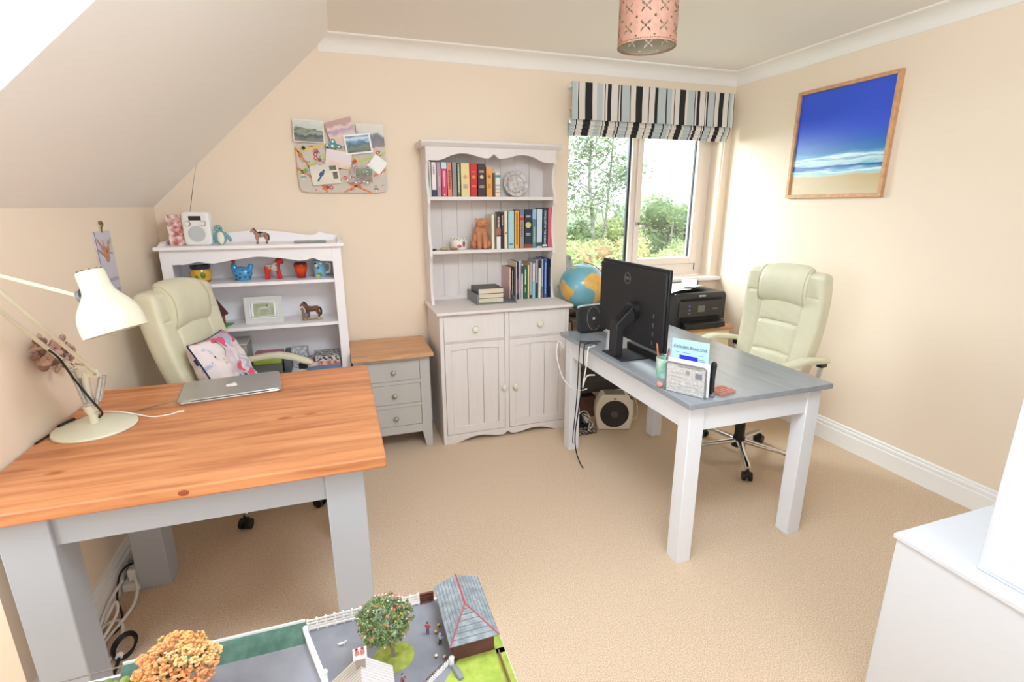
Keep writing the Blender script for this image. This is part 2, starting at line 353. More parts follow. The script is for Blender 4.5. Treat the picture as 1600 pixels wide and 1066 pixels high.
def blind_rows(prof):
    q = M(); idx = {'c': 0, 'b': 1, 'k': 2}
    for i in range(len(st)-1):
        xa = (st[i][0]-133)/1014*1.345; xb = (st[i+1][0]-133)/1014*1.345
        n = max(1, int((xb-xa)/.012))
        for k in range(n):
            u0 = xa+(xb-xa)*k/n; u1 = xa+(xb-xa)*(k+1)/n
            wv = lambda x, t: .004*math.sin(x*21+1)*t
            for j in range(len(prof)-1):
                (ya, za), (yb, zb) = prof[j], prof[j+1]
                ta = min(1, -za/.2); tb = min(1, -zb/.2)
                q.add([(u0, ya+wv(u0, ta), za), (u1, ya+wv(u1, ta), za), (u1, yb+wv(u1, tb), zb), (u0, yb+wv(u0, tb), zb)], [(0, 1, 2, 3)], idx[st[i][1]], True)
    return q
q = blind_rows([(0, 0), (-.034, 0), (-.036, -.02), (-.037, -.12), (-.045, -.228), (-.043, -.238), (-.034, -.236)])
o = q.build('front_panel', FBC, T)
q = blind_rows([(-.012, -.215), (-.018, -.262), (-.014, -.268), (-.004, -.255), (-.008, -.286), (-.002, -.292), (.008, -.275), (.004, -.308), (.010, -.314), (.020, -.295), (.016, -.330), (.024, -.334), (.030, -.25)])
q.build('lower_fold', FBC, T)
M().box(0, 1.345, -.003, .05, -.03, -.002).build('headrail', WHITEP, T)
M().tube([(1.325, .0, -.3), (1.325, .02, -.9), (1.32, .03, -1.15)], .0018, 6).tube([(1.305, .0, -.3), (1.30, .02, -.9), (1.305, .03, -1.15)], .0018, 6).build('cord', WHITEP, T)

# ------------------------------------------------------------------ seascape
T = thing('framed_seascape', 'framed painting of blue sky, white surf and sand on right wall', 'picture', (XR, 2.45, 1.91))
q = M(off=(XR, 2.45, 1.91)); a0, a1, b0, b1 = 2.115, 2.79, 1.575, 2.25; f = .022
xx = XR-.028
q.box(xx, XR, a0, a0+f, b0, b1).box(xx, XR, a1-f, a1, b0, b1).box(xx, XR, a0+f, a1-f, b0, b0+f).box(xx, XR, a0+f, a1-f, b1-f, b1)
q.build('frame', mat('oak_frame', (218, 168, 122), .5, noise=.1, nscale=30), T, bevel=.002)
m = bpy.data.materials.new('seascape_print'); m.use_nodes = True; nt = m.node_tree; L = nt.links.new; b = nt.nodes['Principled BSDF']
tc = nt.nodes.new('ShaderNodeTexCoord'); sp = nt.nodes.new('ShaderNodeSeparateXYZ'); L(tc.outputs['Object'], sp.inputs[0])
mp = nt.nodes.new('ShaderNodeMapping'); mp.inputs['Scale'].default_value = (1, 3.2, 26); mp.inputs['Rotation'].default_value = (.05, 0, 0); L(tc.outputs['Object'], mp.inputs[0])
nz = nt.nodes.new('ShaderNodeTexNoise'); nz.inputs['Scale'].default_value = 1.2; nz.inputs['Detail'].default_value = 5; L(mp.outputs[0], nz.inputs[0])
mr = nt.nodes.new('ShaderNodeMapRange'); mr.inputs['From Min'].default_value = -.313; mr.inputs['From Max'].default_value = .318; L(sp.outputs[2], mr.inputs[0])
ad = nt.nodes.new('ShaderNodeMath'); ad.operation = 'MULTIPLY_ADD'; ad.inputs[1].default_value = .11; L(nz.outputs[0], ad.inputs[0]); L(mr.outputs[0], ad.inputs[2])
sb = nt.nodes.new('ShaderNodeMath'); sb.operation = 'SUBTRACT'; sb.inputs[1].default_value = .06; L(ad.outputs[0], sb.inputs[0])
cr = nt.nodes.new('ShaderNodeValToRGB'); e = cr.color_ramp.elements; e[0].position = 0; e[0].color = lin((206, 188, 152)); e[1].position = 1; e[1].color = lin((52, 88, 218))
for p_, c_ in ((.17, (196, 168, 120)), (.185, (188, 206, 190)), (.2, (120, 196, 204)), (.215, (222, 238, 240)), (.235, (60, 150, 190)), (.25, (30, 70, 160)), (.272, (36, 84, 170)), (.282, (150, 206, 214)), (.31, (206, 226, 230)), (.33, (96, 170, 200)), (.345, (226, 238, 240)), (.37, (90, 160, 205)), (.40, (38, 118, 180)), (.5, (34, 96, 200)), (.62, (46, 84, 216))):
    k = e.new(p_); k.color = lin(c_)
L(sb.outputs[0], cr.inputs[0]); L(cr.outputs[0], b.inputs['Base Color']); b.inputs['Roughness'].default_value = .35
M(off=(XR, 2.45, 1.91)).box(XR-.012, XR-.002, a0+f, a1-f, b0+f, b1-f).build('print', m, T)

# ------------------------------------------------------------------ pendant shade
LC = (.786, 1.717, 2.09)
T = thing('pendant_lampshade', 'copper pierced metal drum lampshade hanging from the ceiling', 'lamp', LC)
COPPER = mat('copper_shade_outer', (170, 124, 102), .7, .0, noise=.10, nscale=60); SHIN = mat('sage_grey_inner', (176, 168, 146), .6); SHL = mat('pierced_holes', (246, 244, 236), .6)
q = M(); rr_ = .104; H = .26; n = 160
rows = 60
def hole(u, v):   # pierced petal pattern: true where light shows through
    if v < 3: return u % 2 < 1 and 1 < v < 2
    cu = (u % 16)/16*2-1; cv = ((v-3) % 14)/14*2-1
    for a_ in (0, 1, 2, 3):
        ca, sa = math.cos(a_*math.pi/2+.785), math.sin(a_*math.pi/2+.785)
        p_ = cu*ca+cv*sa-.5; q_ = -cu*sa+cv*ca
        if (p_/.24)**2+(q_/.11)**2 < 1: return True
    return math.hypot(cu, cv) < .10 or math.hypot(abs(cu)-1, abs(cv)-1) < .12
for rad, mi in ((rr_, 0), (rr_-.003, 1)):
    rings = []
    for j in range(rows+1):
        rings.append([(rad*math.cos(2*math.pi*i/n), rad*math.sin(2*math.pi*i/n), H*j/rows) for i in range(n)])
    vs = [p for r in rings for p in r]
    keep = []
    for j in range(rows):
        for i in range(n):
            if hole(i+.5, j+.5): continue
            keep.append((j*n+i, j*n+(i+1) % n, (j+1)*n+(i+1) % n, (j+1)*n+i))
    q.add(vs, keep, mi, True)
q.lathe([(rr_+.001, 0), (rr_+.001, .004), (rr_-.004, .004), (rr_-.004, 0), (rr_+.001, 0)], n=64, mi=0, caps=False)
q.build('drum_shade', [COPPER, SHIN], T)
q = M().lathe([(.105, .235), (.105, .24), (.10, .24), (.10, .235), (.105, .235)], n=48, caps=False)
for k in range(3):
    a = k*2.094; q.cyl((0, 0, .2375), (.102*math.cos(a), .102*math.sin(a), .2375), .002, n=6)
q.build('shade_ring', COPPER, T)
M().cyl((0, 0, .2), (0, 0, .27), .02).cyl((0, 0, .27), (0, 0, .40), .003, n=8).lathe([(.045, .39), (.045, .405), (.02, .409)]).build('cord_and_holder', WHITEP, T)
M().ell((0, 0, .165), (.03, .03, .04)).build('light_bulb', mat('opal_glass', (240, 238, 230), .3), T)

# ------------------------------------------------------------------ dresser
DO = (.64, 3.2, 0)
T = thing('dresser', 'tall lilac-grey painted dresser with bookshelf rack and cupboard base', 'dresser', DO)
q = M(DO); yf = 2.96
q.box(.205, .222, yf+.02, 3.40, 0, .876).box(1.063, 1.08, yf+.02, 3.40, 0, .876).box(.222, 1.063, 3.385, 3.40, .02, .875).box(.222, 1.063, yf+.03, 3.385, .05, .065).box(.205, .230, yf-.004, yf+.02, 0, .876).box(1.066, 1.085, yf-.004, yf+.02, 0, .876).box(.6315, .6595, yf-.002, yf+.012, .062, .876).box(.23, .6315, yf-.001, yf+.012, .690, .698).box(.6595, 1.066, yf-.001, yf+.012, .690, .698).box(.23, .6315, yf, yf+.012, .871, .876).box(.6595, 1.066, yf, yf+.012, .871, .876).box(.23, 1.066, yf+.013, yf+.03, .065, .87)
q.build('carcass', DRESS, T, bevel=.002)
def scallop(x0, x1, zt, low, hi, n=14, flat=.1):
    """outline of a board with flat ends, two arches and a cusp in the middle"""
    pts = []; xm = (x0+x1)/2
    for s_, (a, b_) in ((0, (x0, xm)), (1, (xm, x1))):
        for k in range(n+1):
            t = k/n; u = t if s_ == 0 else 1-t
            fl = flat/((x1-x0)/2)*1.0
            if u < fl: z = low
            else:
                w_ = (u-fl)/(1-fl)
                z = low+(hi-low)*math.sin(min(1, w_/.42)*math.pi/2)**1 if w_ < .42 else hi-(hi-low)*.62*(.5-.5*math.cos((w_-.42)/.46*math.pi)) if w_ < .88 else hi-(hi-low)*.62+(hi-low)*.62*((w_-.88)/.12)**2
            pts.append((a+(b_-a)*t, z))
    return [(x0, zt)]+pts+[(x1, zt)]
M(DO).prism(scallop(.23, 1.066, .063, 0, .036, flat=.07)[::-1], 'y', yf-.003, yf+.014).build('plinth', DRESS, T)
M(DO).box(.185, 1.105, 2.925, YB-.002, .877, .897).build('worktop', DRESS, T, bevel=.005)
KN = mat('pale_glazed_knob', (226, 226, 206), .15, coat=.5)
def knob(x, y, z, r, parent, off, m_, n=16):
    mt = Matrix.Rotation(R_(90), 4, 'X')
    return M(off).lathe([(.001, 0), (r*.45, 0), (r*.4, r*.6), (r*.95, r*.95), (r, r*1.25), (r*.8, r*1.6), (r*.35, r*1.75), (.001, r*1.78)], (x, y, z), n, 0, mt, caps=False).build('knob', m_, parent)
for (xa, xb, za, zb), (kx, kz) in (((.232, .629, .700, .870), (.432, .777)), ((.662, 1.064, .700, .870), (.871, .781))):
    d = M(DO).box(xa, xb, yf-.004, yf+.012, za, zb).build('drawer', DRESS, T, bevel=.003); knob(kx, yf-.004, kz, .021, d, DO, KN)
for (xa, xb), (kx, kz), lab in (((.232, .629), (.62, .365), 0), ((.662, 1.064), (.70, .361), 1)):
    za, zb = .066, .688; q = M(DO); fw = .042
    q.box(xa, xa+fw, yf-.004, yf+.012, za, zb).box(xb-fw, xb, yf-.004, yf+.012, za, zb).box(xa+fw, xb-fw, yf-.004, yf+.012, za, za+fw+.01)
    nn = 8; arch = [(xa+fw, zb)]+[(xa+fw+(xb-xa-2*fw)*k/nn, zb-fw-.006+.010*math.sin(k/nn*math.pi)) for k in range(nn+1)]+[(xb-fw, zb)]
    q.prism(arch, 'y', yf-.004, yf+.012)
    pw_ = (xb-xa-2*fw)/3
    for k in range(3): q.box(xa+fw+k*pw_+.0015, xa+fw+(k+1)*pw_-.0015, yf+.004, yf+.012, za+fw, zb-fw+.005)
    d = q.build('cupboard_door', DRESS, T, bevel=.0015); knob(kx, yf-.004, kz, .019, d, DO, KN)
# rack
yr = 3.205
def side_prof():
    pts = [(YB-.012, .897), (yr+.0, .897)]
    segs = [(.897, 1.21), (1.27, 1.545), (1.61, 1.80)]
    for a, b_ in segs:
        for k in range(13):
            t = k/12; pts.append((yr+.004+.028*math.sin(t*math.pi)**.8, a+.01+(b_-a-.02)*t))
        pts += [(yr-.006, b_), (yr-.006, b_+.055)]
    pts += [(yr, 1.90), (YB-.012, 1.90)]
    return pts
for xa in (.207, 1.062): M(DO).prism(side_prof(), 'x', xa, xa+.018).build('rack_side', DRESS, T)
for z in (1.588, 1.25): M(DO).box(.225, 1.062, yr, YB-.014, z-.022, z).build('shelf', DRESS, T, bevel=.002)
q = M(DO); nb = 8
for k in range(nb):
    w_ = (1.062-.225)/nb; q.box(.225+k*w_+.0012, .225+(k+1)*w_-.0012, YB-.018, YB-.012, .897, 1.9)
q.box(.207, 1.08, YB-.012, YB-.004, .897, 1.9).box(.225, 1.062, YB-.026, YB-.012, .897, .925)
q.build('back_panel', DRESS, T)
M(DO).prism(scallop(.225, 1.062, 1.895, 1.805, 1.85, flat=.075)[::-1], 'y', yr-.004, yr+.014).build('valance', DRESS, T)
M(DO).prism([(yr-.006, 1.885), (yr-.012, 1.89), (yr-.03, 1.907), (yr-.03, 1.922), (YB-.003, 1.922), (YB-.003, 1.885)], 'x', .178, 1.108).build('cornice', DRESS, T, bevel=.003)

# ------------------------------------------------------------------ books
BK = {}
def book(x0, x1, yfront, z0, h, depth, cols, label, group, tilt=0, bars=(), title=None, tcol=(250, 250, 245), disc=None, band=None, tsize=None):
    """upright book, spine towards the room; lean about the bottom edge by tilt"""
    xc = (x0+x1)/2; w_ = (x1-x0)/2-.0008
    T = thing('book', label, 'book', (xc, yfront, z0+.0004), 0, group)
    if tilt: T.rotation_euler = (0, tilt, 0)
    c = C(*cols); q = M()
    q.box(-w_, w_, 0, .002, 0, h).box(-w_, -w_+.0014, 0, depth, 0, h).box(w_-.0014, w_, 0, depth, 0, h)
    ms = [c]
    if band:
        for (a, b_, cb) in band:
            ms.append(C(*cb)); q.box(-w_-.0001, w_+.0001, -.0003-.0003*len(ms), .0015, a*h, b_*h, len(ms)-1)
    if bars:
        ms.append(C(*tcol)); mi = len(ms)-1
        for (a, b_, ww) in bars:
            z = a*h
            while z < b_*h:
                l_ = .004+.004*rnd.random(); q.box(-w_*ww, w_*ww, -.0020, .0005, z, min(b_*h, z+l_), mi); z += l_+.003
    if disc:
        ms.append(C(*disc[2])); q.cyl((0, .001, disc[0]*h), (0, -.0022, disc[0]*h), disc[1], n=18, mi=len(ms)-1)
    q.build('cover', ms, T)
    M().box(-w_+.0014, w_-.0014, .002, depth-.003, .003, h-.003).build('pages', PAGES, T)
    if title:
        text(title, tsize or w_*1.5, (0, -.0008, h*.52), (0, 0, -1), (1, 0, 0), C(*tcol), T, 'title')
    return T
G1 = 'books along the top shelf of the dresser'
B1 = [(.226, .241, .212, (200, 206, 192), 'pale sage book at the far left of the dresser top shelf', {}),
 (.242, .273, .207, (232, 220, 222), 'white book with navy foot, second from left on top shelf', dict(band=[(0, .2, (44, 52, 72))], bars=[(.65, .92, .35)], tcol=(150, 140, 150))),
 (.274, .304, .206, (176, 146, 156), 'dusty mauve book between the white and the pink-red books', dict(bars=[(.3, .6, .3)], tcol=(210, 190, 196))),
 (.305, .340, .207, (206, 70, 98), 'pink-red book with pale blue top band on top shelf', dict(band=[(.82, 1, (196, 214, 226))], bars=[(.3, .75, .25)], tcol=(240, 200, 210), disc=(.06, .004, (250, 250, 250)))),
 (.341, .372, .207, (222, 132, 100), 'salmon orange book with dark lettering on top shelf', dict(bars=[(.24, .78, .4)], tcol=(120, 50, 44))),
 (.373, .404, .209, (150, 138, 142), 'plain grey-mauve book on top shelf left of the green one', {}),
 (.405, .427, .206, (70, 112, 52), 'thin dark green book with white dotted title on top shelf', dict(bars=[(.1, .95, .35)], tcol=(226, 232, 206))),
 (.429, .488, .204, (228, 206, 146), 'thick cream-yellow patterned paperback on top shelf', dict(bars=[(.25, .38, .5)], tcol=(190, 160, 150), disc=(.6, .012, (206, 160, 120)))),
 (.490, .538, .204, (196, 44, 36), 'thick bright red paperback with gold emblem on top shelf', dict(disc=(.6, .011, (216, 140, 60)), bars=[(.3, .34, .6), (.74, .78, .6)], tcol=(226, 120, 100))),
 (.540, .594, .205, (62, 44, 48), 'thick dark brown paperback with pale emblem on top shelf', dict(disc=(.6, .012, (214, 190, 150)), bars=[(.27, .34, .6), (.73, .8, .55)], tcol=(190, 160, 140))),
 (.596, .640, .185, (226, 158, 70), 'shorter amber orange paperback with ring emblem on top shelf', dict(disc=(.68, .01, (170, 100, 50)), bars=[(.3, .42, .4)], tcol=(196, 120, 60))),
 (.658, .694, .152, (222, 220, 204), 'small pale book with teal and pink flecks, last on top shelf', dict(band=[(.8, .9, (80, 140, 150)), (.45, .5, (120, 150, 200)), (.3, .34, (200, 120, 140)), (.15, .2, (206, 150, 120))]))]
for (a, b_, h, c_, lab, kw) in B1: book(a, b_, yr+.02, 1.588, h, .135, c_, lab, G1, **kw)
G2 = 'books along the middle shelf of the dresser'
B2 = [(.628, .650, .225, (232, 222, 198), 'cream book leaning beside the clay pig on middle shelf', dict(tilt=-.0), ),
 (.662, .694, .228, (236, 226, 222), 'white-footed book with copper and black top on middle shelf', dict(band=[(.36, 1, (60, 44, 40)), (.40, .6, (160, 104, 82))], bars=[(.62, .92, .4)], tcol=(220, 200, 190))),
 (.696, .715, .240, (58, 42, 54), 'thin dark plum book with pale title on middle shelf', dict(bars=[(.65, .92, .45)], tcol=(214, 196, 190))),
 (.717, .743, .246, (232, 214, 190), 'ivory book with tiny brown motif on middle shelf', dict(disc=(.42, .005, (120, 90, 60)))),
 (.745, .789, .246, (166, 206, 212), 'pale turquoise book on middle shelf', dict(bars=[(.1, .13, .6)], tcol=(60, 80, 90))),
 (.791, .825, .248, (236, 166, 58), 'bright amber book with dark lettering on middle shelf', dict(bars=[(.1, .95, .3)], tcol=(120, 80, 40))),
 (.827, .860, .256, (158, 144, 144), 'grey book with red mark near the top on middle shelf', dict(band=[(.72, .8, (190, 50, 60)), (.85, 1, (110, 116, 150))], bars=[(.3, .68, .3)], tcol=(90, 84, 90))),
 (.862, .917, .256, (38, 44, 62), 'thick navy paperback with gold disc on middle shelf', dict(disc=(.6, .02, (206, 196, 120)), bars=[(.33, .4, .6), (.8, .86, .6)], tcol=(190, 186, 180), band=[(0, .1, (150, 74, 40))])),
 (.919, .949, .256, (92, 128, 140), 'teal blue book right of the navy paperback', dict(band=[(.75, 1, (150, 184, 214))], bars=[(.15, .55, .35)], tcol=(190, 210, 180))),
 (.951, .993, .257, (196, 212, 222), 'icy pale blue book with dark photo near the foot', dict(band=[(.04, .14, (70, 70, 72))])),
 (.995, 1.031, .264, (28, 56, 76), 'dark teal book with big white lettering on middle shelf', dict(title='CONQUEST OF THE OCEAN', tcol=(240, 244, 246), tsize=.0175, band=[(.03, .08, (226, 226, 226))])),
 (1.033, 1.059, .266, (206, 96, 116), 'rose pink book at the right end of the middle shelf', {})]
for (a, b_, h, c_, lab, kw) in B2: book(a, b_, yr+.02, 1.25, h, .14, c_, lab, G2, **kw)
G3 = 'books standing on the dresser worktop'
B3 = [(.748, .764, .225, (214, 178, 172), 'pinkish book with mottled cover at left of worktop row', {}),
 (.766, .778, .224, (34, 34, 38), 'very thin black and white book in the worktop row', dict(bars=[(.1, .9, .2)], tcol=(230, 230, 230))),
 (.780, .794, .224, (70, 60, 54), 'thin dark brown book in the worktop row', {}),
 (.796, .805, .262, (226, 208, 176), 'thin cream book left of the navy and purple one', {}),
 (.807, .820, .262, (40, 50, 110), 'thin navy book with purple band in the worktop row', dict(band=[(.15, .55, (120, 80, 130))])),
 (.822, .835, .266, (236, 232, 230), 'thin white book beside the navy one on the worktop', {}),
 (.837, .853, .246, (232, 230, 220), 'white book with dark grey head on the worktop', dict(band=[(.72, .95, (80, 86, 90))])),
 (.855, .882, .232, (34, 102, 66), 'dark green book with white title in the worktop row', dict(bars=[(.45, .9, .35), (.2, .35, .2)], tcol=(236, 240, 226))),
 (.884, .900, .236, (222, 204, 150), 'yellowish book right of the dark green one', {}),
 (.902, .918, .254, (196, 176, 160), 'beige book in the middle of the worktop row', dict(band=[(0, .1, (90, 40, 60))])),
 (.920, .943, .246, (206, 204, 210), 'pale grey book with aqua lower half on the worktop', dict(band=[(0, .5, (140, 190, 206))])),
 (.945, .963, .270, (178, 164, 180), 'lilac book with dark teal foot on the worktop', dict(band=[(0, .4, (40, 60, 70))])),
 (.965, .986, .264, (232, 226, 200), 'cream book with black top corner on the worktop', dict(band=[(.8, 1, (28, 28, 28))])),
 (.988, 1.005, .272, (160, 174, 194), 'blue-grey book near the right of the worktop row', dict(band=[(0, .3, (110, 110, 116))])),
 (1.007, 1.033, .276, (66, 92, 160), 'medium blue book near the right of the worktop row', dict(bars=[(.1, .9, .25)], tcol=(190, 204, 230))),
 (1.035, 1.045, .276, (26, 34, 66), 'thin midnight navy book near the end of the worktop row', {}),
 (1.047, 1.060, .270, (28, 26, 26), 'thin black book against the right rack side', dict(bars=[(.3, .8, .3)], tcol=(140, 136, 130)))]
for (a, b_, h, c_, lab, kw) in B3: book(a, b_, yr+.015, .897, h, .16, c_, lab, G3, **kw)
# book rack with a pile of three
BO = (.61, 3.2, .897)
T = thing('book_rack', 'grey wooden book trough on the dresser worktop', 'book rack', BO)
M(BO).box(.497, .757, 3.105, 3.36, .8975, .905).build('base_board', GREYMET, T)
for xa, xb in ((.487, .497), (.757, .763)):
    M(BO).prism([(3.10, .8975), (3.385, .8975), (3.385, .975), (3.37, .982), (3.25, .978), (3.10, .905)] if xa > .6 else [(3.10, .8975), (3.37, .8975), (3.37, .965), (3.10, .965)], 'x', xa, xb).build('end_panel', GREYMET, T)
z = .9055
for (h, cc, lab) in ((.030, (112, 150, 96), 'green-spined hardback at the bottom of the pile in book rack'), (.030, (100, 120, 116), 'dark teal hardback in the middle of the pile in book rack'), (.034, (84, 88, 84), 'thick hardback with mottled jacket on top of the pile')):
    T = thing('book', lab, 'book', (.59, 3.2, z), 0, 'pile of books lying in the book rack')
    M().box(-.085, .088, -.075, .12, 0, .002).box(-.085, .088, -.075, .12, h-.002, h).box(-.087, -.084, -.075, .12, 0, h).build('cover', C(*cc), T)
    M().box(-.084, .086, -.073, .118, .002, h-.002).build('pages', PAGES, T); z += h+.0003

# ------------------------------------------------------------------ dresser ornaments
P0 = (.838, 3.36, 1.6)
pm = mat('patterned_plate', (226, 220, 214), .35, c2=(172, 162, 160), nscale=48, detail=6)
T = thing('decorative_plate', 'round grey and cream patterned plate standing on top shelf', 'plate', (.838, 3.345, 1.5885))
mt = Matrix.Translation((0, .0, .087)) @ Matrix.Rotation(R_(78), 4, 'X')
M().lathe([(.001, .004), (.055, .004), (.062, .007), (.085, .013), (.087, .012), (.062, .002), (.05, 0), (.001, 0)], n=40, mat=mt, caps=False).build('plate_disc', pm, T)
M().lathe([(.058, .0065), (.0585, .0085), (.06, .0085), (.06, .0065)], n=40, mat=mt, caps=False).build('rim_line', C(120, 108, 108), T)
CLAY = mat('terracotta_clay', (204, 138, 100), .8, noise=.12, nscale=18, bump=.3, bscale=60)
PO = (.562, 3.262, 1.2515)
T = thing('pig_ornament', 'terracotta sitting pig ornament on the middle dresser shelf', 'ornament', PO)
q = M(); q.ell((0, .01, .065), (.057, .045, .066)).ell((0, 0, .12), (.044, .038, .05)); q.ell((.005, -.012, .165), (.042, .036, .036)).ell((.008, -.045, .155), (.017, .014, .013))
for s_ in (-1, 1): q.tube([(s_*.018, -.026, .11), (s_*.02, -.04, .05), (s_*.02, -.046, .004)], lambda t: .017-.004*t, 10); q.ell((s_*.05, 0, .03), (.022, .04, .03))
q.build('body', CLAY, T)
for s_ in (-1, 1): M().add([(s_*.012+.005, -.02, .19), (s_*.045+.005, -.01, .198), (s_*.048+.005, -.042, .168), (s_*.012+.005, -.026, .194), (s_*.043+.005, -.016, .202)], [(0, 1, 2), (3, 4, 2), (0, 3, 2), (1, 4, 2), (0, 1, 4, 3)]).build('ear', CLAY, T)
M().ell((-.009, -.045, .168), (.003, .002, .003)).ell((.023, -.045, .168), (.003, .002, .003)).ell((.003, -.059, .155), (.003, .002, .004)).ell((.013, -.059, .155), (.003, .002, .004)).build('eye_and_nostril', C(90, 50, 34), T)
T = thing('tea_light_holder', 'small white bowl with pink bird and foliage on middle shelf', 'bowl', (.415, 3.265, 1.2505))
M().lathe([(.001, 0), (.042, 0), (.05, .008), (.056, .04), (.056, .078), (.053, .078), (.052, .04), (.045, .012), (.001, .01)], n=32, caps=False).build('bowl_body', mat('white_glaze', (238, 234, 230), .2, coat=.4), T)
q = M()
def decal(u, zc, ru, rz_, mi, R0=.0567, n=10):
    pts = []
    for k in range(n):
        a = 2*math.pi*k/n; th = u+ru*math.cos(a)/R0; z_ = zc+rz_*math.sin(a); pts.append((R0*math.cos(th), R0*math.sin(th), z_))
    q.add(pts, [tuple(range(n))], mi)
decal(-1.75, .026, .016, .010, 0); decal(-1.2, .04, .011, .02, 1)
for k in range(16): decal(-2.5+k*.12, .066+.006*(k % 3), .004, .004, 2+k % 2)
q.build('painted_motif', [C(206, 70, 110), C(120, 100, 84), C(120, 130, 70), C(160, 150, 100)], T)
for i, (x, r, c_, lab) in enumerate([(.235, (.021, .018, .007), (70, 58, 56), 'small dark flat pebble at the left of middle shelf'), (.303, (.028, .018, .011), (178, 160, 122), 'buff pointed stone between pebble and brass dish'), (.368, (.029, .024, .009), (160, 130, 60), 'little round brass dish in front of the bird bowl')]):
    o = M().ell((0, 0, r[2]), r, 0, 16, 8).build('pebble' if i < 2 else 'brass_dish', C(*c_, .35 if i == 2 else .6), None); o.location = (x, 3.222, 1.2505); tag(o, lab, 'stone' if i < 2 else 'dish')

# ------------------------------------------------------------------ bedside chest
BO = (-.095, 3.19, 0)
T = thing('bedside_chest', 'grey three-drawer bedside chest with oak top beside the dresser', 'chest of drawers', BO)
yf = 2.985
q = M(BO)
for xa, xb, s_ in ((-.325, -.262, 1), (.074, .137, -1)):
    fo = (xa, xa+.042) if s_ == 1 else (xb-.042, xb)
    q.prism([(xa, .626), (xa, .0) if s_ == 1 else (xa, .108), (xa+.042, 0) if s_ == 1 else (xb-.042, 0), (xb, .108) if s_ == 1 else (xb, 0), (xb, .626)], 'y', yf, yf+.03)
q.box(-.325, -.305, yf+.03, 3.37, .08, .626).box(.117, .137, yf+.03, 3.37, .08, .626).box(-.325, .137, 3.355, 3.37, .06, .626)
q.box(-.325, -.28, 3.33, 3.37, 0, .1).box(.092, .137, 3.33, 3.37, 0, .1)
for za, zb in ((.6, .626), (.447, .470), (.292, .315), (.109, .165)): q.box(-.262, .074, yf, yf+.02, za, zb)
q.build('carcass', BEDG, T, bevel=.0015)
M(BO).box(-.334, .158, 2.935, 3.395, .6265, .652).build('oak_top', OAK, T, bevel=.004, label='light oak top')
for za, zb, kz in ((.472, .598, .529), (.317, .445, .375), (.167, .290, .222)):
    d = M(BO).box(-.260, .072, yf+.003, yf+.3, za, zb).build('drawer', BEDG, T, bevel=.001); knob(-.092, yf+.003, kz, .0155, d, BO, NICKEL)

# ------------------------------------------------------------------ low white shelf unit
SO = (-.8, 3.25, 0)
T = thing('bookcase', 'white painted bookcase with shaped valance behind the left desk chair', 'bookcase', SO)
q = M(SO)
ys = 3.115; xa, xb = -1.262, -.335
for x_, x2 in ((xa, xa), (xb-.02, xb-.052)): M(SO).box(x_, x_+.02, ys+.012, 3.40, 0, 1.303).box(x2, x2+.052, ys, ys+.014, 0, 1.303).build('side_panel', SHELFW, T, bevel=.002)
M(SO).box(xa, xb, 3.392, 3.402, .05, 1.3).build('back_panel', SHELFW, T)
M(SO).box(-1.28, -.316, 3.085, 3.405, 1.303, 1.324).build('top_board', SHELFW, T, bevel=.005)
def valp(x0, x1, zt):
    key = [(0, 1.226), (.08, 1.226), (.155, 1.240), (.19, 1.232), (.24, 1.226), (.36, 1.243), (.52, 1.258), (.68, 1.243), (.78, 1.227), (.83, 1.232), (.875, 1.240), (.92, 1.222), (1, 1.218)]
    return [(x0, zt)]+[(x0+(x1-x0)*t, z) for t, z in key]+[(x1, zt)]
M(SO).prism(valp(xa+.052, xb-.052, 1.303)[::-1], 'y', ys+.001, ys+.017).build('valance', SHELFW, T)
for z in (1.112, .852, .548, .25): M(SO).box(xa+.02, xb-.02, ys+.008, 3.392, z-.02, z).build('shelf', SHELFW, T, bevel=.002)
key = [(0, 1.335), (.06, 1.348), (.16, 1.350), (.22, 1.352), (.34, 1.385), (.5, 1.395), (.66, 1.38), (.8, 1.358), (.84, 1.36), (.875, 1.38), (.91, 1.365), (.97, 1.356), (1, 1.345)]
M(SO).prism([(-1.262, 1.3245)]+[(-1.262+.927*t, z) for t, z in key]+[(-.335, 1.324)], 'y', 3.385, 3.400).build('gallery', SHELFW, T)
for x_ in (-1.262, -.35): M(SO).prism([(3.11, 1.324), (3.40, 1.324), (3.40, 1.35), (3.16, 1.345), (3.12, 1.33)], 'x', x_, x_+.015).build('gallery_end', SHELFW, T)

# things on the bookcase
T = thing('radio', 'small white digital radio with raised aerial on the bookcase top', 'radio', (-1.075, 3.20, 1.3245), R_(-6))
q = M(); q.ell((0, 0, .09), (.069, .035, .09), e=.22, nu=32, nv=20); q.build('case', mat('white_radio_plastic', (242, 240, 238), .3), T)
q = M(); q.cyl((0, -.0352, .063), (0, -.0375, .063), .043, n=36); q.build('speaker_grille', mat('pale_grey_grille', (196, 202, 204), .7, bump=.4, bscale=400), T)
M().box(-.03, .03, -.0375, -.034, .135, .158).build('display', C(52, 40, 44, .2), T)
for s_ in (-1, 1): M().cyl((s_*.038, -.034, .118), (s_*.038, -.038, .118), .0145, n=24, mi=1).cyl((s_*.038, -.034, .118), (s_*.038, -.046, .118), .0118, n=24).build('dial', [WHITEP, C(150, 110, 120)], T)
M().tube([(-.035, .01, .17), (-.0, .02, .32), (.035, .03, .45)], .0022, 6, smooth=False).ell((.035, .03, .45), (.004, .004, .005)).build('aerial', CHROME, T)
T = thing('patterned_box', 'white gift box with red scrolling print behind the radio', 'box', (-1.185, 3.25, 1.3245), R_(8))
PB = mat('red_scroll_print', (232, 218, 212), .7, c2=(190, 90, 80), nscale=38, detail=2)
M().box(-.045, .045, -.05, .05, 0, .14).build('box_body', PB, T); M().box(-.047, .047, -.052, .052, .14, .165).build('lid', PB, T)
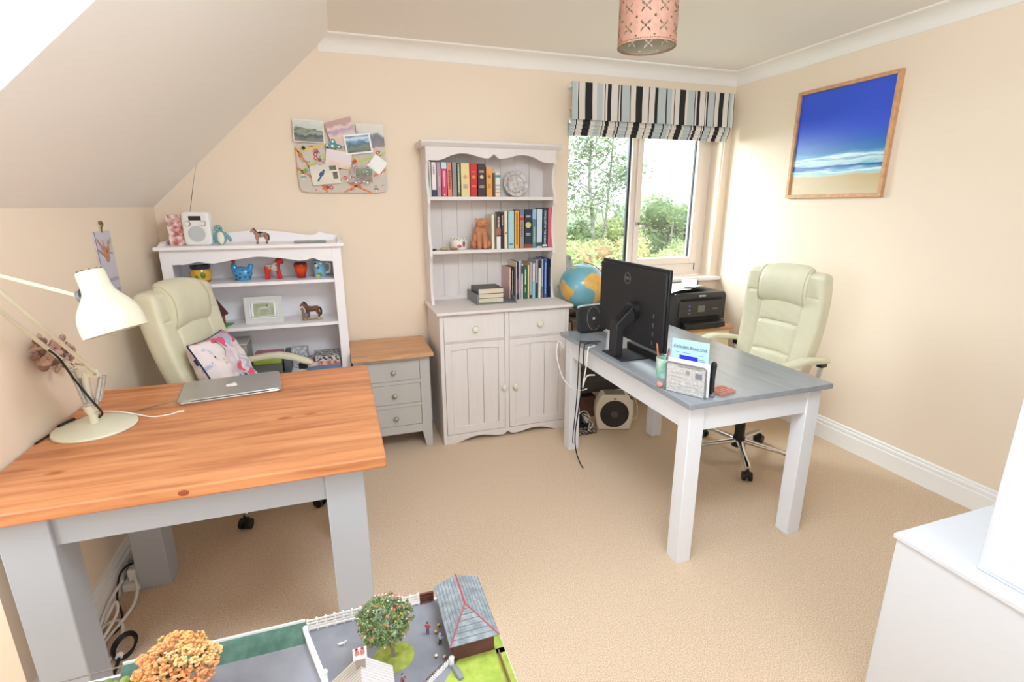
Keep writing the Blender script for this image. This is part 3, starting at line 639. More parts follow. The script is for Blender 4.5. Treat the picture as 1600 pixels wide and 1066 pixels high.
T = thing('bird_toy', 'soft teal and white bird ornament right of the radio', 'ornament', (-.972, 3.19, 1.3245))
TE = mat('teal_plush', (126, 170, 176), .95, bump=.5, bscale=120)
q = M(); q.ell((0, 0, .04), (.034, .03, .04)).ell((-.004, -.004, .088), (.022, .022, .022)); q.build('body', [TE], T)
M().ell((.006, -.02, .038), (.018, .014, .036)).build('belly', C(238, 234, 220, .9), T)
M().tube([(.02, .0, .06), (.042, 0, .04), (.052, 0, .016)], lambda t: .014-.006*t, 8).build('wing', TE, T); M().tube([(-.02, .0, .06), (-.03, 0, .03), (-.032, 0, .008)], lambda t: .010-.004*t, 8).build('wing', TE, T)
M().cyl((.006, -.02, .09), (.012, -.036, .086), .005, .001, 8).ell((-.004, -.024, .094), (.003, .003, .003)).build('beak', C(60, 56, 60), T)
def horse(name, label, loc, rz, s_, body, mane, extra=None, legc=None):
    """standing horse, head towards -x, height about 1 before scaling"""
    T = thing(name, label, 'ornament', loc, rz)
    q = M(); V = lambda *p: tuple(v*s_ for v in p)
    def e(c, r, mt=None): q.ell(V(*c), V(*r), 0, 14, 10, mt)
    rings = []
    for x, zc, ry, rz_ in ((-.36, .64, .02, .03), (-.33, .64, .09, .13), (-.22, .62, .125, .17), (0, .60, .125, .165), (.2, .62, .125, .155), (.32, .64, .11, .145), (.40, .63, .06, .08), (.42, .62, .01, .02)):
        rings.append([V(x, ry*math.cos(2*math.pi*k/14), zc+rz_*math.sin(2*math.pi*k/14)) for k in range(14)])
    q.loft(rings)
    q.tube([V(-.26, 0, .68), V(-.38, 0, .82), V(-.46, 0, .96)], lambda t: s_*(.13-.065*t), 12)
    q.tube([V(-.43, 0, .98), V(-.54, 0, .88), V(-.62, 0, .80)], lambda t: s_*(.075-.035*t), 10)
    for x, b_ in ((-.26, 0), (-.22, 0), (.3, 1), (.34, 1)):
        y = .07 if x in (-.22, .34) else -.07
        if b_: pts = [V(x-.02, y, .6), V(x-.01, y, .42), V(x+.06, y, .28), V(x+.03, y, .12), V(x+.02, y, .0)]
        else: pts = [V(x, y, .6), V(x, y, .38), V(x+.01, y, .27), V(x, y, .12), V(x-.01, y, 0)]
        q.tube(pts, lambda t: s_*(.075*(1-t)**1.3+.028), 8)
    q.build('body', body, T)
    q = M()
    for s in (-1, 1): q.cyl(V(-.44, s*.03, 1.0), V(-.45, s*.04, 1.09), .022*s_, .002*s_, 6)
    q.build('ear', body, T)
    q = M().tube([V(-.44, 0, 1.04), V(-.34, .01, .98), V(-.24, 0, .82), V(-.2, 0, .76)], lambda t: s_*.04, 8); q.build('mane', mane, T)
    M().tube([V(.40, 0, .70), V(.48, 0, .6), V(.50, 0, .4), V(.48, 0, .22)], lambda t: s_*(.03+.03*math.sin(t*3)), 8).build('tail', mane, T)
    if legc:
        q = M()
        for x in (-.27, -.23, .32, .36): q.cyl(V(x, .07 if x in (-.23, .36) else -.07, 0), V(x, .07 if x in (-.23, .36) else -.07, .14), .05*s_, .035*s_, 10)
        q.build('hoof', legc, T)
    return T
BAY = mat('bay_coat', (150, 88, 56), .5, c2=(190, 160, 140), nscale=14, detail=1)
T = horse('toy_horse', 'toy brown and white horse with black saddle on bookcase top', (-.765, 3.19, 1.3245), 0, .083, BAY, C(70, 44, 34), legc=C(70, 50, 44))
M().ell((-.002, 0, .063), (.014, .0125, .006)).tube([(-.002, -.011, .064), (-.002, -.0125, .05), (-.002, -.012, .04)], .0015, 6).tube([(-.002, .011, .064), (-.002, .0125, .05), (-.002, .012, .04)], .0015, 6).build('saddle', BLACK, T)
T = thing('booklet_stack', 'flat stack of slim grey-blue booklets on the bookcase top', 'booklet', (-.50, 3.2, 1.3245), R_(2))
M().box(-.085, .085, -.05, .05, 0, .004).build('lower_booklet', C(120, 130, 134), T); M().box(-.092, .084, -.055, .05, .0042, .010).build('upper_booklet', mat('mottled_booklet', (150, 170, 180), .5, c2=(170, 140, 120), nscale=40), T)
# first shelf
T = thing('yellow_planter', 'yellow ceramic pot with green leaf and navy rim, upper shelf', 'pot', (-1.105, 3.23, 1.1125))
M().lathe([(.001, 0), (.04, 0), (.044, .008), (.056, .035), (.056, .06), (.047, .075), (.047, .08), (.044, .08), (.044, .07), (.001, .06)], n=32, caps=False).build('pot_body', mat('yellow_glaze', (226, 176, 60), .25, coat=.4), T)
M().lathe([(.0475, .075), (.052, .088), (.053, .098), (.049, .098), (.046, .08)], n=32, caps=False).build('rim', C(44, 44, 72, .25), T)
q = M(); q.ell((.018, -.050, .045), (.016, .007, .018)).ell((-.012, -.052, .038), (.012, .006, .01)); q.build('painted_leaf', C(96, 132, 40, .3), T)
M().lathe([(.0435, .006), (.046, .012), (.0415, .002)], n=32, caps=False).build('foot_line', C(150, 70, 50), T)
T = thing('blue_hen', 'turquoise spotted ceramic hen on the upper bookcase shelf', 'ornament', (-.893, 3.24, 1.1125))
HB = mat('turquoise_glaze', (66, 158, 206), .2, coat=.5)
q = M(); rings = []
for z, cx, rx, ry in ((0, .002, .036, .026), (.012, .002, .04, .03), (.035, .0, .052, .036), (.055, 0, .052, .034), (.068, -.004, .046, .028), (.076, -.01, .03, .02), (.08, -.01, .004, .004)):
    rings.append([(cx+rx*math.cos(2*math.pi*k/24), ry*math.sin(2*math.pi*k/24), z) for k in range(24)])
q.loft(rings); q.tube([(-.034, 0, .05), (-.04, 0, .078), (-.04, 0, .094)], lambda t: .021-.009*t, 12); q.ell((-.041, 0, .094), (.013, .012, .012)); q.tube([(.03, 0, .055), (.045, 0, .072), (.047, 0, .084)], lambda t: .018-.004*t, 12); q.ell((.047, 0, .084), (.014, .012, .011))
q.build('body', HB, T)
M().box(-.05, -.036, -.003, .003, .103, .114).ell((-.046, 0, .115), (.007, .004, .006)).ell((-.036, 0, .114), (.007, .004, .006)).build('comb', C(190, 50, 50), T)
M().cyl((-.052, 0, .092), (-.064, 0, .089), .004, .001, 8).build('beak', C(226, 190, 80), T)
q = M()
for (x, z) in ((-.03, .03), (-.008, .04), (.016, .022), (.032, .044), (-.012, .018), (.006, .062), (-.034, .056), (.04, .02), (-.034, .01)):
    yy = -.037*math.sqrt(max(.1, 1-(x/.058)**2))
    q.ell((x, yy*(.92 if z < .05 else .8), z), (.0058, .003, .0055)); q.ell((x, yy*(.92 if z < .05 else .8)-.002, z), (.0022, .002, .0022), 1)
q.build('spots', [C(24, 36, 96), C(206, 70, 90)], T)
RED = C(206, 44, 32, .3)
T = thing('dala_horse', 'red painted wooden folk-art horse on the upper shelf', 'ornament', (-.725, 3.24, 1.1125))
q = M(); q.prism([(-.048, 0), (-.022, 0), (-.02, .045), (0, .05), (.014, .045), (.018, 0), (.044, 0), (.034, .06), (.036, .09), (.058, .088), (.06, .104), (.044, .122), (.02, .12), (.008, .098), (-.015, .085), (-.042, .088), (-.05, .07)], 'y', -.018, .018)
q.build('body', RED, T, bevel=.006, seg=3)
q = M(); q.prism([(-.012, .05), (.02, .048), (.022, .1), (.006, .096), (-.012, .085)], 'y', -.0195, .0195).prism([(-.04, .074), (-.02, .06), (-.012, .085), (-.04, .089)], 'y', -.0193, .0193)
q.build('painted_harness', mat('harness_print', (226, 216, 208), .4, c2=(90, 110, 90), nscale=90), T)
M().prism([(.014, .108), (.03, .106), (.048, .118), (.044, .124), (.02, .122)], 'y', -.0193, .0193).build('painted_mane', C(140, 30, 26), T)
T = thing('orange_vase', 'small glossy orange-red vase with brown rim on upper shelf', 'vase', (-.575, 3.24, 1.1125))
VG = bpy.data.materials.new('lava_glaze'); VG.use_nodes = True; nt = VG.node_tree; b = nt.nodes['Principled BSDF']; tc = nt.nodes.new('ShaderNodeTexCoord'); sp = nt.nodes.new('ShaderNodeSeparateXYZ'); nt.links.new(tc.outputs['Object'], sp.inputs[0])
cr = nt.nodes.new('ShaderNodeValToRGB'); e = cr.color_ramp.elements; mr = nt.nodes.new('ShaderNodeMapRange'); mr.inputs['From Max'].default_value = .1; nt.links.new(sp.outputs[2], mr.inputs[0]); nt.links.new(mr.outputs[0], cr.inputs[0])
e[0].position = 0; e[0].color = lin((120, 30, 22)); e[1].position = 1; e[1].color = lin((80, 44, 32))
for p_, c_ in ((.22, (190, 50, 22)), (.5, (222, 84, 26)), (.7, (206, 60, 26)), (.84, (110, 60, 46))): k = e.new(p_); k.color = lin(c_)
nt.links.new(cr.outputs[0], b.inputs['Base Color']); b.inputs['Roughness'].default_value = .15
M().lathe([(.001, 0), (.024, 0), (.025, .01), (.034, .045), (.039, .07), (.038, .085), (.03, .094), (.025, .092), (.024, .08), (.001, .08)], n=32, caps=False).build('vase_body', VG, T)
T = thing('blue_mug', 'pale blue mug with painted cow beside the orange vase', 'mug', (-.468, 3.24, 1.1125))
M().lathe([(.001, 0), (.032, 0), (.033, .006), (.036, .06), (.038, .1), (.035, .1), (.033, .06), (.03, .008), (.001, .006)], n=32, caps=False).build('mug_body', mat('sky_glaze', (132, 190, 220), .2, coat=.4), T)
M().tube([(.034, 0, .08), (.056, 0, .082), (.062, 0, .055), (.052, 0, .028), (.034, 0, .026)], .0055, 10).build('handle', C(232, 230, 220, .25), T)
q = M()
for (th, z, r1, r2_, mi) in ((-2.0, .075, .010, .010, 0), (-1.8, .06, .009, .006, 1), (-2.15, .085, .007, .006, 1), (-1.35, .085, .009, .005, 0), (-1.9, .062, .005, .005, 2), (-1.6, .02, .014, .010, 3), (-1.9, .012, .012, .008, 4), (-1.3, .013, .01, .006, 3)):
    q.add([((.0372+z*.02)*math.cos(th+r1/.037*math.cos(2*math.pi*k/12)), (.0372+z*.02)*math.sin(th+r1/.037*math.cos(2*math.pi*k/12)), z+r2_*math.sin(2*math.pi*k/12)) for k in range(12)], [tuple(range(12))], mi)
q.build('painted_cow', [C(244, 242, 240), C(40, 36, 40), C(226, 150, 160), C(110, 150, 60), C(222, 214, 90)], T)
# second shelf
T = thing('toy_house', 'brown wooden model house with pitched roof on green base', 'ornament', (-1.072, 3.22, .8525), R_(-14))
HW = mat('brown_house_timber', (158, 92, 50), .7, noise=.2, nscale=30, stretch=(1, 1, 9))
M().box(-.06, .085, -.05, .05, 0, .008).build('green_base', C(96, 168, 84), T, bevel=.003)
M().prism([(-.045, .008), (.045, .008), (.045, .082), (0, .15), (-.045, .082)], 'y', -.035, .035).build('walls', HW, T)
q = M()
for s_ in (-1, 1): q.add([Vector(p) for y in (-.045, .045) for p in ((0, y, .152), (s_*.06, y, .062), (s_*.062, y, .07), (0, y, .162))], [(0, 1, 2, 3), (7, 6, 5, 4), (0, 4, 5, 1), (1, 5, 6, 2), (2, 6, 7, 3), (3, 7, 4, 0)])
q.build('roof', C(98, 48, 40, .7), T)
q = M(); q.box(-.012, .008, -.037, -.034, .098, .122).box(-.018, .016, -.039, -.034, .088, .092).box(.008, .034, -.037, -.034, .034, .048); q.build('window', C(226, 222, 220), T)
M().box(-.036, -.014, -.037, -.034, .008, .044).build('door', C(60, 100, 140), T)
M().ell((.01, -.037, .068), (.02, .004, .014)).build('flower_box', mat('tiny_foliage', (120, 110, 50), .9, c2=(96, 120, 50), nscale=90), T)
T = thing('photo_frame', 'glass photo frame with rocking horse card on middle bookcase shelf', 'picture frame', (-.806, 3.22, .8525))
lean = Matrix.Rotation(R_(-10), 4, 'X')
def fb(q, x0, x1, y0_, y1_, z0, z1, mi=0): return q.box(x0, x1, y0_, y1_, z0, z1, mi, lean)
q = M(); fb(q, -.105, .105, .002, .007, .0, .158); q.build('clear_border', mat('acrylic_border', (214, 216, 214), .1), T)
q = M(); fb(q, -.078, .078, -.003, .002, .026, .034); fb(q, -.078, .078, -.003, .002, .124, .132); fb(q, -.078, -.07, -.003, .002, .026, .132); fb(q, .07, .078, -.003, .002, .026, .132); q.build('silver_frame', C(236, 238, 236, .2), T)
q = M(); fb(q, -.0715, .0715, -.0006, .002, .0325, .1255, 2); fb(q, -.068, .068, -.0016, .002, .036, .122, 0); fb(q, -.056, .056, -.0026, .002, .040, .118, 1); q.build('card', [PAPER, mat('green_picture', (190, 194, 166), .6, c2=(160, 168, 138), nscale=25), C(60, 66, 70)], T)
q = M()
for a, b_ in (((-.03, .088), (.03, .088)), ((-.026, .088), (-.036, .062)), ((.026, .088), (.038, .064)), ((-.04, .06), (.04, .06)), ((.028, .09), (.036, .104)), ((-.028, .06), (-.028, .046)), ((.03, .06), (.03, .046)), ((-.036, .048), (.04, .048))):
    q.cyl(lean @ Vector((a[0], -.0042, a[1])), lean @ Vector((b_[0], -.0042, b_[1])), .0022 if a[1] > .07 else .0012, n=6)
q.ell(lean @ Vector((0, -.003, .09)), (.026, .002, .008))
q.build('rocking_horse_picture', C(216, 212, 206), T)
q = M(); q.tube([(.02, .01, .11), (.02, .06, .0)], .003, 6, smooth=False); q.build('easel_strut', GREYMET, T)
DB = mat('dark_bay_coat', (134, 84, 48), .45, noise=.35, nscale=16)
T = horse('shire_horse_figurine', 'brown shire horse figurine with foal on rocky base', (-.535, 3.22, .8565), 0, .105, DB, C(48, 30, 24), legc=C(226, 214, 196))
M().lathe([(.001, -.0035), (.062, -.0035), (.058, .0), (.001, .004)], n=20, mat=Matrix.Diagonal((1, .5, 1, 1)), caps=False).ell((-.045, -.01, .012), (.018, .014, .014)).build('rock_base', mat('stone_base', (190, 170, 140), .9, bump=.5), T)
M().tube([(-.052, -.024, .04), (-.05, -.026, .06), (-.058, -.028, .075)], .009, 8).ell((-.04, -.022, .03), (.02, .011, .017)).tube([(-.05, -.024, .03), (-.052, -.026, 0)], .004, 6).tube([(-.03, -.022, .03), (-.03, -.026, 0)], .004, 6).build('foal', C(130, 116, 104), T)
T = thing('white_gadget', 'white plastic gadget with black cap behind the chair headrest', 'gadget', (-1.105, 3.31, .8525))
M().box(-.018, .018, -.015, .015, 0, .165).build('stem', WHITEP, T, bevel=.005); M().box(-.03, .022, -.018, .018, .165, .185).build('cap', BLACK, T, bevel=.004)
# third shelf
T = thing('storage_box', 'clear plastic storage box with papers on third bookcase shelf', 'box', (-.99, 3.24, .5485))
M().box(-.09, .075, -.09, .11, 0, .19).build('box_body', mat('grey_green_plastic', (170, 174, 160), .35, noise=.25, nscale=24), T, bevel=.006); M().box(-.094, .08, -.094, .114, .19, .2).build('lid', mat('pale_clear_lid', (206, 200, 194), .3), T, bevel=.004)
T = thing('green_box_file', 'lime green file lying on a grey tray, third bookcase shelf', 'file', (-.81, 3.22, .5485))
M().box(-.085, .08, -.08, .1, 0, .062).build('grey_tray', C(126, 132, 130), T, bevel=.004); M().box(-.08, .078, -.08, .1, .0625, .1).build('lime_file', C(178, 204, 92), T, bevel=.006); M().box(-.08, .078, -.07, .1, .1005, .108).build('pink_paper', C(206, 120, 140), T)
T = thing('magazine_file', 'dark grey upright magazine file beside the lime green file', 'file', (-.7, 3.21, .5485))
M().box(-.02, .016, -.08, .12, 0, .11).build('file_body', C(96, 102, 112), T, bevel=.002)
T = thing('card_folder', 'silver-grey patterned card folder standing on third shelf', 'folder', (-.63, 3.23, .5485), R_(-12))
GB = mat('grey_flower_print', (214, 216, 220), .6, c2=(140, 148, 164), nscale=50, detail=1)
M().box(-.045, .045, -.02, .02, 0, .135).build('folder_body', GB, T); M().box(-.047, .047, -.0205, -.018, .11, .137).build('folder_flap', GB, T)
T = thing('patterned_notebooks', 'flat blue box topped with black and white patterned notebook', 'notebook', (-.49, 3.2, .5485))
FL = mat('floral_cover', (226, 206, 196), .6, c2=(196, 80, 80), nscale=45, detail=1); BW = mat('black_white_print', (226, 224, 222), .6, c2=(34, 34, 38), nscale=60, detail=1)
M().box(-.1, .095, -.075, .1, 0, .03).build('blue_box', C(104, 134, 164), T, bevel=.002); M().box(-.098, .093, -.075, .1, .0305, .055).build('floral_book', FL, T); M().box(-.06, .09, -.065, .1, .0555, .085).build('monochrome_book', BW, T)

# ------------------------------------------------------------------ memo board
BO = (-.28, 3.41, 1.757)
T = thing('memo_board', 'fabric covered memo board with toadstool print and crossed ribbons', 'memo board', BO)
FAB = mat('taupe_toadstool_fabric', (212, 202, 190), .9, bump=.3, bscale=200)
hw, hh = .262, .144
qb = M(); qb.ell((0, -.012, 0), (hw, .014, hh), 0, 32, 16, None, .18)
# printed toadstools and flowers lie in the cloth
q = M(); yy = -.0265
def disc(x, z, r, mi, y=yy, n=12, sq=1.0): q.add([(x+r*math.cos(2*math.pi*k/n), y, z+sq*r*math.sin(2*math.pi*k/n)) for k in range(n)], [tuple(range(n))], mi)
pr_ = random.Random(3)
for k in range(92):
    x = -.245+.49*pr_.random(); z = -.13+.26*pr_.random(); t = k % 4
    if t == 0:
        for a in range(6): disc(x+.009*math.cos(a*1.047), z+.009*math.sin(a*1.047), .0045, 0, yy-.0002, 8)
        disc(x, z, .004, 4, yy-.0004, 8); q.add([(x-.001, yy, z-.03), (x+.001, yy, z-.03), (x+.001, yy, z-.012), (x-.001, yy, z-.012)], [(0, 1, 2, 3)], 2)
    elif t == 1:
        r = .012+.008*pr_.random(); q.add([(x+r*math.cos(math.pi*j/8), yy-.0002, z+r*.8*math.sin(math.pi*j/8)) for j in range(9)], [tuple(range(9))], pr_.choice((0, 1, 3)))
        q.add([(x-r*.25, yy, z-r*.8), (x+r*.25, yy, z-r*.8), (x+r*.2, yy, z), (x-r*.2, yy, z)], [(0, 1, 2, 3)], 4)
        for a in (-.5, 0, .5): disc(x+a*r, z+r*(.5-abs(a)*.5), r*.13, 4, yy-.0004, 8)
    elif t == 2: disc(x, z, .006, 2, yy, 6, .5); disc(x+.01, z+.004, .006, 2, yy, 6, .5)
    else: disc(x, z, .006, 0, yy-.0002, 8); disc(x, z, .0025, 4, yy-.0004, 8)
nb_ = len(qb.v); qb.v += q.v; qb.f += [[i+nb_ for i in f] for f in q.f]; qb.mi += [i+1 for i in q.mi]; qb.sm += q.sm
qb.build('padded_board', [FAB, C(206, 62, 48), C(120, 40, 50), C(120, 160, 110), C(80, 156, 156), C(238, 232, 222)], T)
for (a, b_, c_) in (((-.262, .115), (-.10, -.143), 0), ((-.262, .0), (-.10, -.112), 0), ((-.262, .087), (-.08, .21-.07), 1), ((-.08, .14), (.09, .03), 1), ((-.262, -.035), (.02, .15), 2), ((.02, .15), (.1, .03), 1), ((.26, .10), (.10, .04), 2), ((.02, -.08), (.16, -.143), 0), ((.0, -.14), (.262, .0), 0)):
    d = Vector((b_[0]-a[0], 0, b_[1]-a[1])).normalized(); n_ = Vector((-d.z, 0, d.x))*.0045; y_ = -.030
    A = Vector((a[0], y_, a[1])); B = Vector((b_[0], y_, b_[1]))
    M().add([A-n_, B-n_, B+n_, A+n_, A-n_+Vector((0, .001, 0)), B-n_+Vector((0, .001, 0)), B+n_+Vector((0, .001, 0)), A+n_+Vector((0, .001, 0))], [(0, 1, 2, 3), (7, 6, 5, 4), (0, 4, 5, 1), (2, 6, 7, 3)]).build('ribbon', [C(230, 120, 44), C(226, 206, 70), C(176, 214, 70)][c_], T)
for (x, z, c_) in ((-.215, .113, (30, 30, 32)), (-.129, .048, (140, 80, 130)), (-.214, -.014, (110, 170, 120)), (-.098, -.111, (170, 50, 70)), (-.078, .21-.085, (70, 84, 60)), (.076, .045, (206, 44, 50)), (.093, -.107, (206, 130, 60))):
    M().cyl((x, -.036, z), (x, -.028, z), .0105, n=16).cyl((x, -.039, z), (x, -.036, z), .005, n=12).build('button', C(*c_), T)
# cards tucked into it
def cardm(name, stops, scale=5, seed=0):
    m = bpy.data.materials.new(name); m.use_nodes = True; nt = m.node_tree; b = nt.nodes['Principled BSDF']; b.inputs['Roughness'].default_value = .4
    tc = nt.nodes.new('ShaderNodeTexCoord'); sp = nt.nodes.new('ShaderNodeSeparateXYZ'); nz = nt.nodes.new('ShaderNodeTexNoise'); nz.inputs['Scale'].default_value = 28; nz.inputs['Detail'].default_value = 5
    mp = nt.nodes.new('ShaderNodeMapping'); mp.inputs['Location'].default_value = (seed, seed*2, 0); mp.inputs['Scale'].default_value = (.6, 1, 1)
    nt.links.new(tc.outputs['Object'], mp.inputs[0]); nt.links.new(mp.outputs[0], nz.inputs[0]); nt.links.new(tc.outputs['Object'], sp.inputs[0])
    a = nt.nodes.new('ShaderNodeMath'); a.operation = 'MULTIPLY_ADD'; a.inputs[1].default_value = .09; nt.links.new(nz.outputs[0], a.inputs[0]); nt.links.new(sp.outputs[2], a.inputs[2])
    mr = nt.nodes.new('ShaderNodeMapRange'); mr.inputs['From Min'].default_value = -.005; mr.inputs['From Max'].default_value = .095; nt.links.new(a.outputs[0], mr.inputs[0])
    cr = nt.nodes.new('ShaderNodeValToRGB'); e = cr.color_ramp.elements; e[0].position = stops[0][0]; e[0].color = lin(stops[0][1]); e[1].position = stops[-1][0]; e[1].color = lin(stops[-1][1])
    for p_, c_ in stops[1:-1]: k = e.new(p_); k.color = lin(c_)
    nt.links.new(mr.outputs[0], cr.inputs[0]); nt.links.new(cr.outputs[0], b.inputs['Base Color']); return m
def card(name, label, cx, cz, w_, h_, rot, m_, border=0, y=3.372, bcol=PAPER, cat='postcard'):
    T = thing(name, label, cat, (cx, y, cz), 0, 'cards tucked into the memo board'); T.rotation_euler = (0, R_(rot), 0)
    M().box(-w_/2, w_/2, 0, .0012, -h_/2, h_/2).build('card_stock', bcol, T)
    M().box(-w_/2+border, w_/2-border, -.0006, 0, -h_/2+border, h_/2-border).build('picture', m_, T); return T
card('postcard', 'postcard of a cliff and rocky shore, top left of memo board', -.457, 1.965, .172, .125, 2, cardm('cliff_card', [(0, (120, 124, 120)), (.3, (76, 76, 66)), (.45, (150, 160, 156)), (.55, (104, 118, 60)), (.65, (196, 204, 196)), (1, (214, 216, 206))]), .004)
card('postcard', 'pink misty photograph tilted at the top of the memo board', -.268, 1.965, .16, .15, -16, cardm('pink_card', [(0, (222, 190, 170)), (.4, (226, 196, 186)), (.6, (170, 150, 170)), (.8, (226, 200, 196)), (1, (190, 150, 140))], seed=3), y=3.376)
card('postcard', 'grey photograph of a house roof, top right of memo board', -.10, 1.957, .165, .13, 0, cardm('house_card', [(0, (120, 108, 116)), (.35, (96, 92, 100)), (.5, (130, 128, 130)), (.6, (206, 202, 190)), (1, (216, 210, 196))], seed=5), y=3.380)
card('postcard', 'white-bordered loch landscape postcard at upper right of board', -.178, 1.902, .16, .115, -7, cardm('loch_card', [(0, (52, 70, 84)), (.25, (110, 120, 80)), (.45, (60, 80, 100)), (.6, (90, 140, 180)), (.8, (210, 222, 226)), (1, (80, 140, 190))], seed=7), .010, y=3.366)
card('postcard', 'pale pink-white bird sketch card at the centre of the board', -.30, 1.81, .15, .10, 8, cardm('sketch_card', [(0, (226, 190, 160)), (.3, (232, 210, 200)), (.6, (222, 214, 220)), (1, (232, 218, 206))], seed=9), y=3.372)
t = card('postcard', 'postcard with blue bird and two stamps at lower left', -.385, 1.72, .165, .115, -6, cardm('bird_card', [(0, (222, 214, 196)), (.5, (230, 224, 212)), (1, (214, 208, 196))], seed=2), y=3.368)
q = M(); q.ell((-.02, -.002, .005), (.018, .001, .012), mat=Matrix.Rotation(R_(-40), 4, 'Y')).ell((-.005, -.002, .022), (.008, .001, .007)).add([(-.03, -.0025, -.005), (-.055, -.0025, -.035), (-.045, -.0025, -.038), (-.022, -.0025, -.01)], [(0, 1, 2, 3)]); q.build('printed_bird', C(76, 92, 130), t)
M().box(.03, .07, -.0018, 0, .022, .048).box(.044, .072, -.0018, 0, -.03, .01).build('stamp', mat('stamp_print', (130, 124, 96), .6, noise=.3, nscale=80), t)
card('postcard', 'green print of a small animal under shiny wrap on the board', -.155, 1.72, .105, .085, 3, cardm('animal_card', [(0, (120, 110, 90)), (.4, (150, 130, 110)), (.6, (96, 120, 70)), (1, (150, 170, 120))], seed=4), .002, y=3.360)
card('note_card', 'plain white card tilted at right of memo board', -.07, 1.785, .09, .09, 38, PAPER, y=3.375, cat='card')
T = thing('cellophane_wrap', 'crinkled clear cellophane bag hanging over the memo board', 'bag', (-.19, 3.352, 1.70), 0)
q = M(); g = []
for j in range(12):
    g.append([(-.045-.03*(1-j/11)+(.12+.02*(1-j/11))*i/14, -.006*math.sin(i*1.3+j*.7)-.003*math.cos(j*1.9), -.035+.11*j/11+.008*math.sin(i*.9)) for i in range(15)])
q.loft(g, caps=False, close=False); q.build('film', glassm('cellophane', (.93, .93, .95), .22), T)
T = thing('teal_toadstool_card', 'teal toadstool cut-out with white dots near board top', 'card', (-.325, 3.372, 1.892), 0)
M().prism([(-.052, -.018), (.052, -.018), (.05, -.002), (.02, .008), (.012, .032), (-.006, .036), (-.018, .01), (-.046, .0)], 'y', 0, .002).build('cut_out', C(78, 140, 146), T)
q = M()
for x, z, r in ((-.034, -.006, .008), (-.004, -.006, .008), (0, .02, .007), (.032, -.010, .006)): q.cyl((x, -.001, z), (x, 0, z), r, n=14)
q.build('dots', C(236, 240, 238), T)

# ------------------------------------------------------------------ calendar, dried flowers on the left wall
T = thing('wall_calendar', 'narrow pale lilac calendar with russet hare hanging on left wall', 'calendar', (XL, 2.64, 1.43))
M().box(.001, .006, -.083, .083, -.35, .0).build('backing_sheet', C(206, 202, 214, .7), T)
q = M(); rc = random.Random(5)
for k in range(11):
    a = -1.9+3.8*rc.random(); L_ = .04+.05*rc.random(); c0 = (.008, .01*rc.gauss(0, 1), -.09+.01*rc.gauss(0, 1))
    q.tube([c0, (.008, c0[1]+L_*.5*math.sin(a), c0[2]+L_*.6*math.cos(a)), (.008, c0[1]+L_*math.sin(a)*.9, c0[2]+L_*math.cos(a)*1.05)], lambda t: .006*(1-.6*t), 6, flat=.2)
q.ell((.008, .005, -.10), (.001, .025, .035)); q.build('russet_drawing', C(190, 140, 112), T)
q = M()
for z in (-.21, -.26, -.31): q.box(.006, .0068, -.078, .078, z-.012, z+.004)
q.build('date_rows', C(176, 174, 192), T)
M().box(.006, .0072, -.083, -.078, -.35, 0).build('spine_line', C(120, 124, 160), T)
M().tube([(0, 0, .035), (.012, 0, .04), (.015, 0, .028), (.008, 0, .015), (.006, 0, -.006)], .003, 6).ell((.006, .006, .036), (.007, .012, .008)).build('hook', mat('brass', (150, 120, 70), .35, 1), T)
T = thing('dried_flower_head', 'faded pink-brown dried flowers on the wall behind the lamp', 'dried flowers', (XL, 1.99, 1.045))
DF = [mat('dusty_pink_petals', (206, 166, 146), .9, noise=.2, nscale=30), mat('brown_petals', (150, 112, 98), .9, noise=.2, nscale=30)]
q = M(); rc = random.Random(11)
for k in range(70):
    c = Vector((.03+.018*rc.random(), -.11+.2*rc.random(), 0)); c.z = -(c.y)*.35+.03*rc.gauss(0, 1)*.8; 
    mt = Matrix.Rotation(rc.random()*6, 4, 'X') @ Matrix.Rotation(rc.random()*6, 4, 'Z')
    q.ell(c, (.02, .007, .014), 0 if rc.random() < .72 else 1, 8, 6, mt)
q.build('petals', DF, T); M().tube([(0.001, .0, -.01), (.03, .03, -.03), (.034, .08, -.05)], .004, 6).build('stem', C(110, 90, 70), T)

# ------------------------------------------------------------------ pine desk (left)
DO = (-.79, 1.84, 0)
T = thing('pine_desk', 'large orange pine topped desk with grey painted legs', 'desk', DO)
q = M(DO); q.prism([(-1.322, 1.358), (-.262, 1.358), (-.262, 2.325), (-1.322, 2.325)], 'z', .762, .80)
top = q.build('tabletop', PINE, T, bevel=.006, seg=3)
q = M(DO)
M(DO).ell((-.800, 1.358, .782), (.014, .0012, .009), 0, 16, 8).build('knot', mat('pine_knot', (150, 78, 46), .5), top)
for x0, x1 in ((-1.245, -1.13), (-.445, -.33)):
    for y0, y1 in ((1.405, 1.52), (2.07, 2.185)):
        M(DO).box(x0, x1, y0, y1, 0, .762).build('leg', DESKGREY, T, bevel=.004)
for b in ((-1.13, -.445, 1.418, 1.44), (-1.13, -.445, 2.15, 2.172), (-1.232, -1.21, 1.52, 2.07), (-.365, -.343, 1.52, 2.07)):
    M(DO).box(*b, .655, .762).build('apron', DESKGREY, T)

